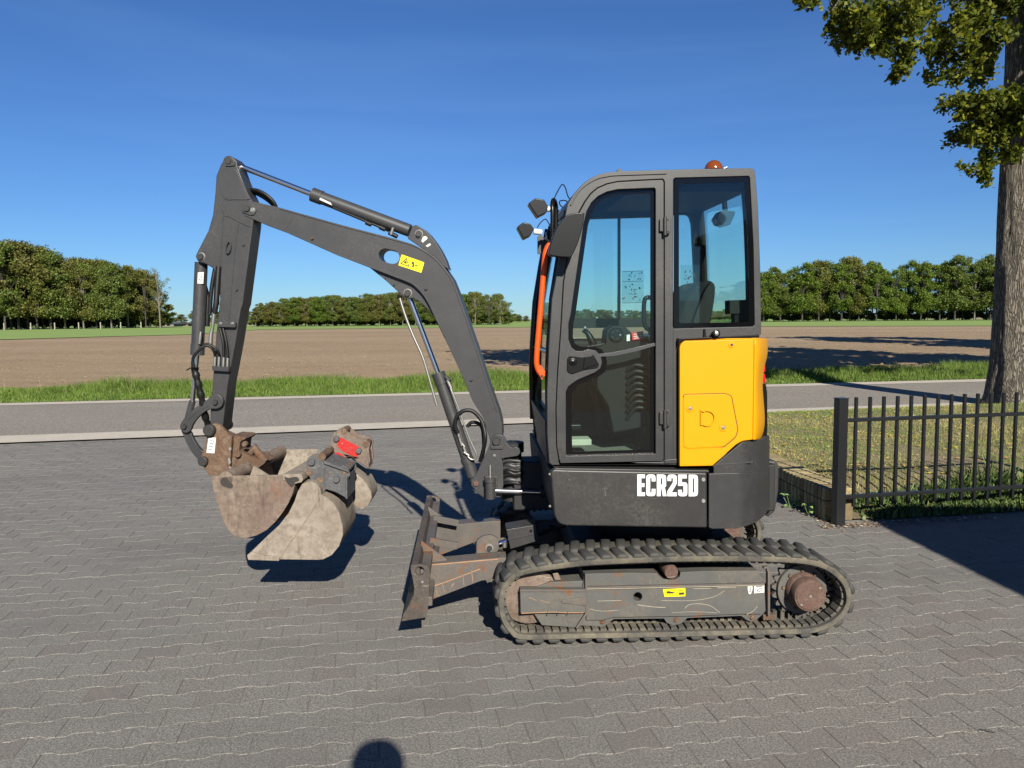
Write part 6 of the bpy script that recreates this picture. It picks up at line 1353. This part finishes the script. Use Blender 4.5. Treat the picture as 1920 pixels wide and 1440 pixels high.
tube('lamp_cable', spline([tuple(P3(u, v, 4.5)) for u, v in ((1058, 391), (1050, 384), (1050, 377), (1060, 376), (1066, 381))], 5), .0035, M['black'], ex, 6)
tube('lamp_cable', spline([tuple(P3(u, v, 4.31)) for u, v in ((1007, 427), (1014, 417), (1023, 411), (1030, 421))], 5), .003, M['black'], ex, 6)
# beacon
bcn = P3(1338, 316.5, 4.42); rb = .052
lathe('beacon_base', bcn-Vector((0, 0, .03)), (0, 0, 1), [(0, .048), (.030, .050), (.030, .03)], M['black'], ex, 20)
lathe('beacon_dome', bcn-Vector((0, 0, .006)), (0, 0, 1), [(0, rb)]+[(rb*1.05*math.sin(a), rb*math.cos(a)) for a in np.linspace(.1, math.pi/2, 9)], M['amber'], ex, 28)
tube('roof_hook', [P3(1357, 316, 4.4), P3(1363, 313.5, 4.4)], .006, M['zinc'], ex, 8); disc('roof_bolt', MF, 1161, 321.5, 4.3, 5, .01, M['pin'], ex, 10)
# latch between window and hood
c = P3(1337.5, 625, YN); lathe('window_latch', c, (0, -1, 0), [(0, .012), (.045, .012), (.046, .020), (.052, .020), (.058, .008)], M['black'], ex, 16); lathe('latch_face', c+Vector((0, -.052, 0)), (0, -1, 0), [(0, .012), (.007, .011), (.009, .006)], M['zinc'], ex, 14)
plate('latch_hook', MF, [(1320, 617), (1323, 617), (1324, 630), (1330, 633), (1330, 637), (1319, 634)], YN-.012, YN, M['black'], ex, bev=.001)
plate('hood_top_trim', MF, [(1272, 634), (1284, 634), (1424, 627.5), (1424, 633), (1285, 637), (1276, 642), (1272, 652)], YS+.02, YN+.02, M['black'], ex, bev=.003)
# ---------------------------------------------------------------- inside the cab
boxo('cab_floor', (.5*(FWp[0].x+xr), (YN+YR)/2, zf+.005), (xr-FWp[0].x-.06, YR-YN-.1, .03), M['floor'], ex, 0)
zfl = zf+.02; xf = FWp[0].x
boxo('foot_rest', (xf+.14, 4.12, zfl+.07), (.20, .12, .035), M['beige'], ex, .006)
boxo('foot_rest', (xf+.16, 4.42, zfl+.11), (.14, .10, .03), M['black'], ex, .006)
for yy in (4.38, 4.50): tube('travel_lever', spline([(xf+.17, yy, zfl), (xf+.15, yy, zfl+.25), (xf+.10, yy, zfl+.52), (xf+.16, yy, zfl+.70)], 4), .011, M['black'], ex, 8)
tube('steering_column', [P3(1140, 842, 4.5), P3(1110, 720, 4.5)], .035, M['trim'], ex, 12)
# left control console with round speaker face, joystick, arm rest
plate('control_console', MF, rnd([(1110, 668), (1120, 652), (1135, 645), (1138, 618), (1150, 610), (1172, 612), (1184, 624), (1216, 640), (1219, 700), (1215, 800), (1150, 812), (1140, 760), (1120, 730)], 4), 4.10, 4.24, M['trim'], ex, bev=.008)
disc('round_speaker', MF, 1155, 628, 4.10, 14, .012, M['black'], ex, 28); 
for a in range(5): bolt(MF, 1155+8*math.cos(a*1.256), 628+8*math.sin(a*1.256), 4.083, 1.2, ex, 'pin' if a else 'zinc', .002)
tube('joystick', spline([tuple(P3(u, v, 4.2)) for u, v in ((1118, 655), (1110, 640), (1102, 625), (1094, 618))], 4), [.018+.004*math.sin(i*.5) for i in range(13)], M['black'], ex, 12); disc('joystick_button', MF, 1097, 614, 4.18, 2.2, .004, M['zinc'], ex, 8)
boxo('right_console', (xf+.45, 4.72, zfl+.30), (.50, .16, .62), M['trim'], ex, .03)
for k in range(8): tube('bellows_fold', spline([tuple(P3(1176, 690+k*13+4, 4.09)), tuple(P3(1192, 684+k*13-k*1.5, 4.07)), tuple(P3(1213, 690+k*13-k*2, 4.07))], 3), .011, M['hosegray'] if 'hosegray' in M else M['rubber'], ex, 8)
st = flat('safety_sticker', MF, [(1184, 624), (1206, 621), (1207, 635), (1186, 638)], 4.09, 'red', ex); 
for q in ([(1188, 627), (1202, 625)], [(1188, 631), (1204, 629)], [(1189, 634.5), (1203, 632.5)]): ribbon('print', MF, q, 4.0883, 1.3, .0004, 'stickw', st, 0)
flat('small_sticker', MF, [(1175, 628), (1181, 627), (1181, 639), (1175, 640)], 4.09, 'stickw', ex)
plate('console_dash', MF, [(1085, 652), (1150, 640), (1216, 630), (1219, 645), (1150, 662), (1100, 668), (1085, 664)], 4.12, 4.16, M['black'], ex, bev=.004)
tube('inner_grab_handle', spline([tuple(P3(u, v, YN+.06)) for u, v in ((1222, 558), (1211, 559), (1207.5, 572), (1207.5, 600), (1211, 614), (1222, 620))], 4), .012, M['black'], ex, 9)
# seat
se = plate('operator_seat', MF, spline([(1268, 612), (1276, 588), (1286, 562), (1296, 545), (1310, 532), (1326, 526), (1338, 529), (1340, 540), (1336, 570), (1330, 606), (1328, 640), (1300, 660), (1270, 650)], 3, True), 4.20, 4.62, M['seatfab'], ex, bev=.05)
plate('seat_shell', MF, spline([(1300, 606), (1312, 570), (1322, 545), (1334, 530), (1341, 538), (1338, 572), (1330, 612), (1318, 650), (1302, 650)], 3, True), 4.16, 4.66, M['trim'], se, bev=.02)
plate('seat_cushion', MF, rnd([(1190, 668), (1270, 660), (1300, 668), (1300, 700), (1200, 702)], 6), 4.20, 4.62, M['seatfab'], se, bev=.03)
boxo('seat_base', (P3(1250, 760, 4.4).x, 4.41, (zfl+P3(1250, 702, 4.4).z)/2), (.40, .38, P3(1250, 702, 4.4).z-zfl), M['trim'], se, .01)
# rear lamp hanging outside the rear window, relay box
plate('rear_work_lamp', MF, rnd([(1352, 395), (1378, 395), (1379, 400), (1370, 421), (1360, 424), (1348, 419), (1343, 409)], 2), 4.42, 4.52, M['black'], ex, bev=.006); tube('lamp_arm', [P3(1358, 378, 4.47), P3(1360, 397, 4.47)], .016, M['black'], ex, 8)
plate('relay_box', MF, rnd([(1368, 563), (1404, 562), (1404, 589), (1368, 589)], 2), 4.05, 4.13, M['trim'], ex, bev=.004); plate('relay_box_foot', MF, [(1377, 589), (1402, 589), (1402, 606), (1378, 606)], 4.06, 4.12, M['black'], ex, bev=.002)
disc('ceiling_lamp', MF, 1295, 362, 4.2, 6, .02, M['boomgray'], ex, 12)
# instruction decals on the far window, clear film with line print
fl = plate('instruction_decal', MF, [(1166, 508), (1207, 507), (1207, 568), (1166, 569)], YR-.032, YR-.030, M['film'], ex, bev=0)
fl2 = plate('instruction_decal', MF, [(1276, 497), (1322, 496), (1321, 563), (1276, 564)], YN+.018, YN+.020, M['film'], ex, bev=0)
rs = np.random.RandomState(8)
for (x0, x1, y0_, y1_, n_, yy, par_) in ((1168, 1205, 511, 524, 10, YR-.0325, fl), (1168, 1205, 532, 565, 22, YR-.0325, fl), (1280, 1302, 508, 540, 22, YN+.0175, fl2)):
    for k in range(n_):
        u, v = rs.uniform(x0, x1), rs.uniform(y0_, y1_); ribbon('print', MF, [(u, v), (u+rs.uniform(-3, 3), v+rs.uniform(-3, 3)), (u+rs.uniform(-3, 4), v+rs.uniform(-2, 3))], yy, rs.uniform(.8, 1.8), .0004, 'ink', par_, 0)
for q in ([(1167, 528), (1206, 527)], [(1167, 509), (1206, 508)], [(1167, 568), (1206, 567)]): ribbon('print', MF, q, YR-.0325, .7, .0004, 'ink', fl, 0)

# ---------------------------------------------------------------- base colours are entered for a brighter exposure: bring all down alike
def darken(k=.73):
    for m_ in bpy.data.materials:
        if not m_.use_nodes: continue
        t = m_.node_tree
        for n in list(t.nodes):
            s = n.inputs.get('Base Color') if n.type == 'BSDF_PRINCIPLED' else (n.inputs.get('Color') if n.type == 'BSDF_TRANSLUCENT' else None)
            if s is None or (n.type == 'BSDF_PRINCIPLED' and n.inputs['Metallic'].default_value > .9): continue
            if s.links:
                src = s.links[0].from_socket; mx = t.nodes.new('ShaderNodeMix'); mx.data_type = 'RGBA'; mx.blend_type = 'MULTIPLY'; mx.inputs[0].default_value = 1
                mx.inputs[7].default_value = (k, k, k, 1); t.links.new(src, mx.inputs[6]); t.links.new(mx.outputs[2], s)
            else: c = s.default_value; s.default_value = (c[0]*k, c[1]*k, c[2]*k, 1)
darken(.72)
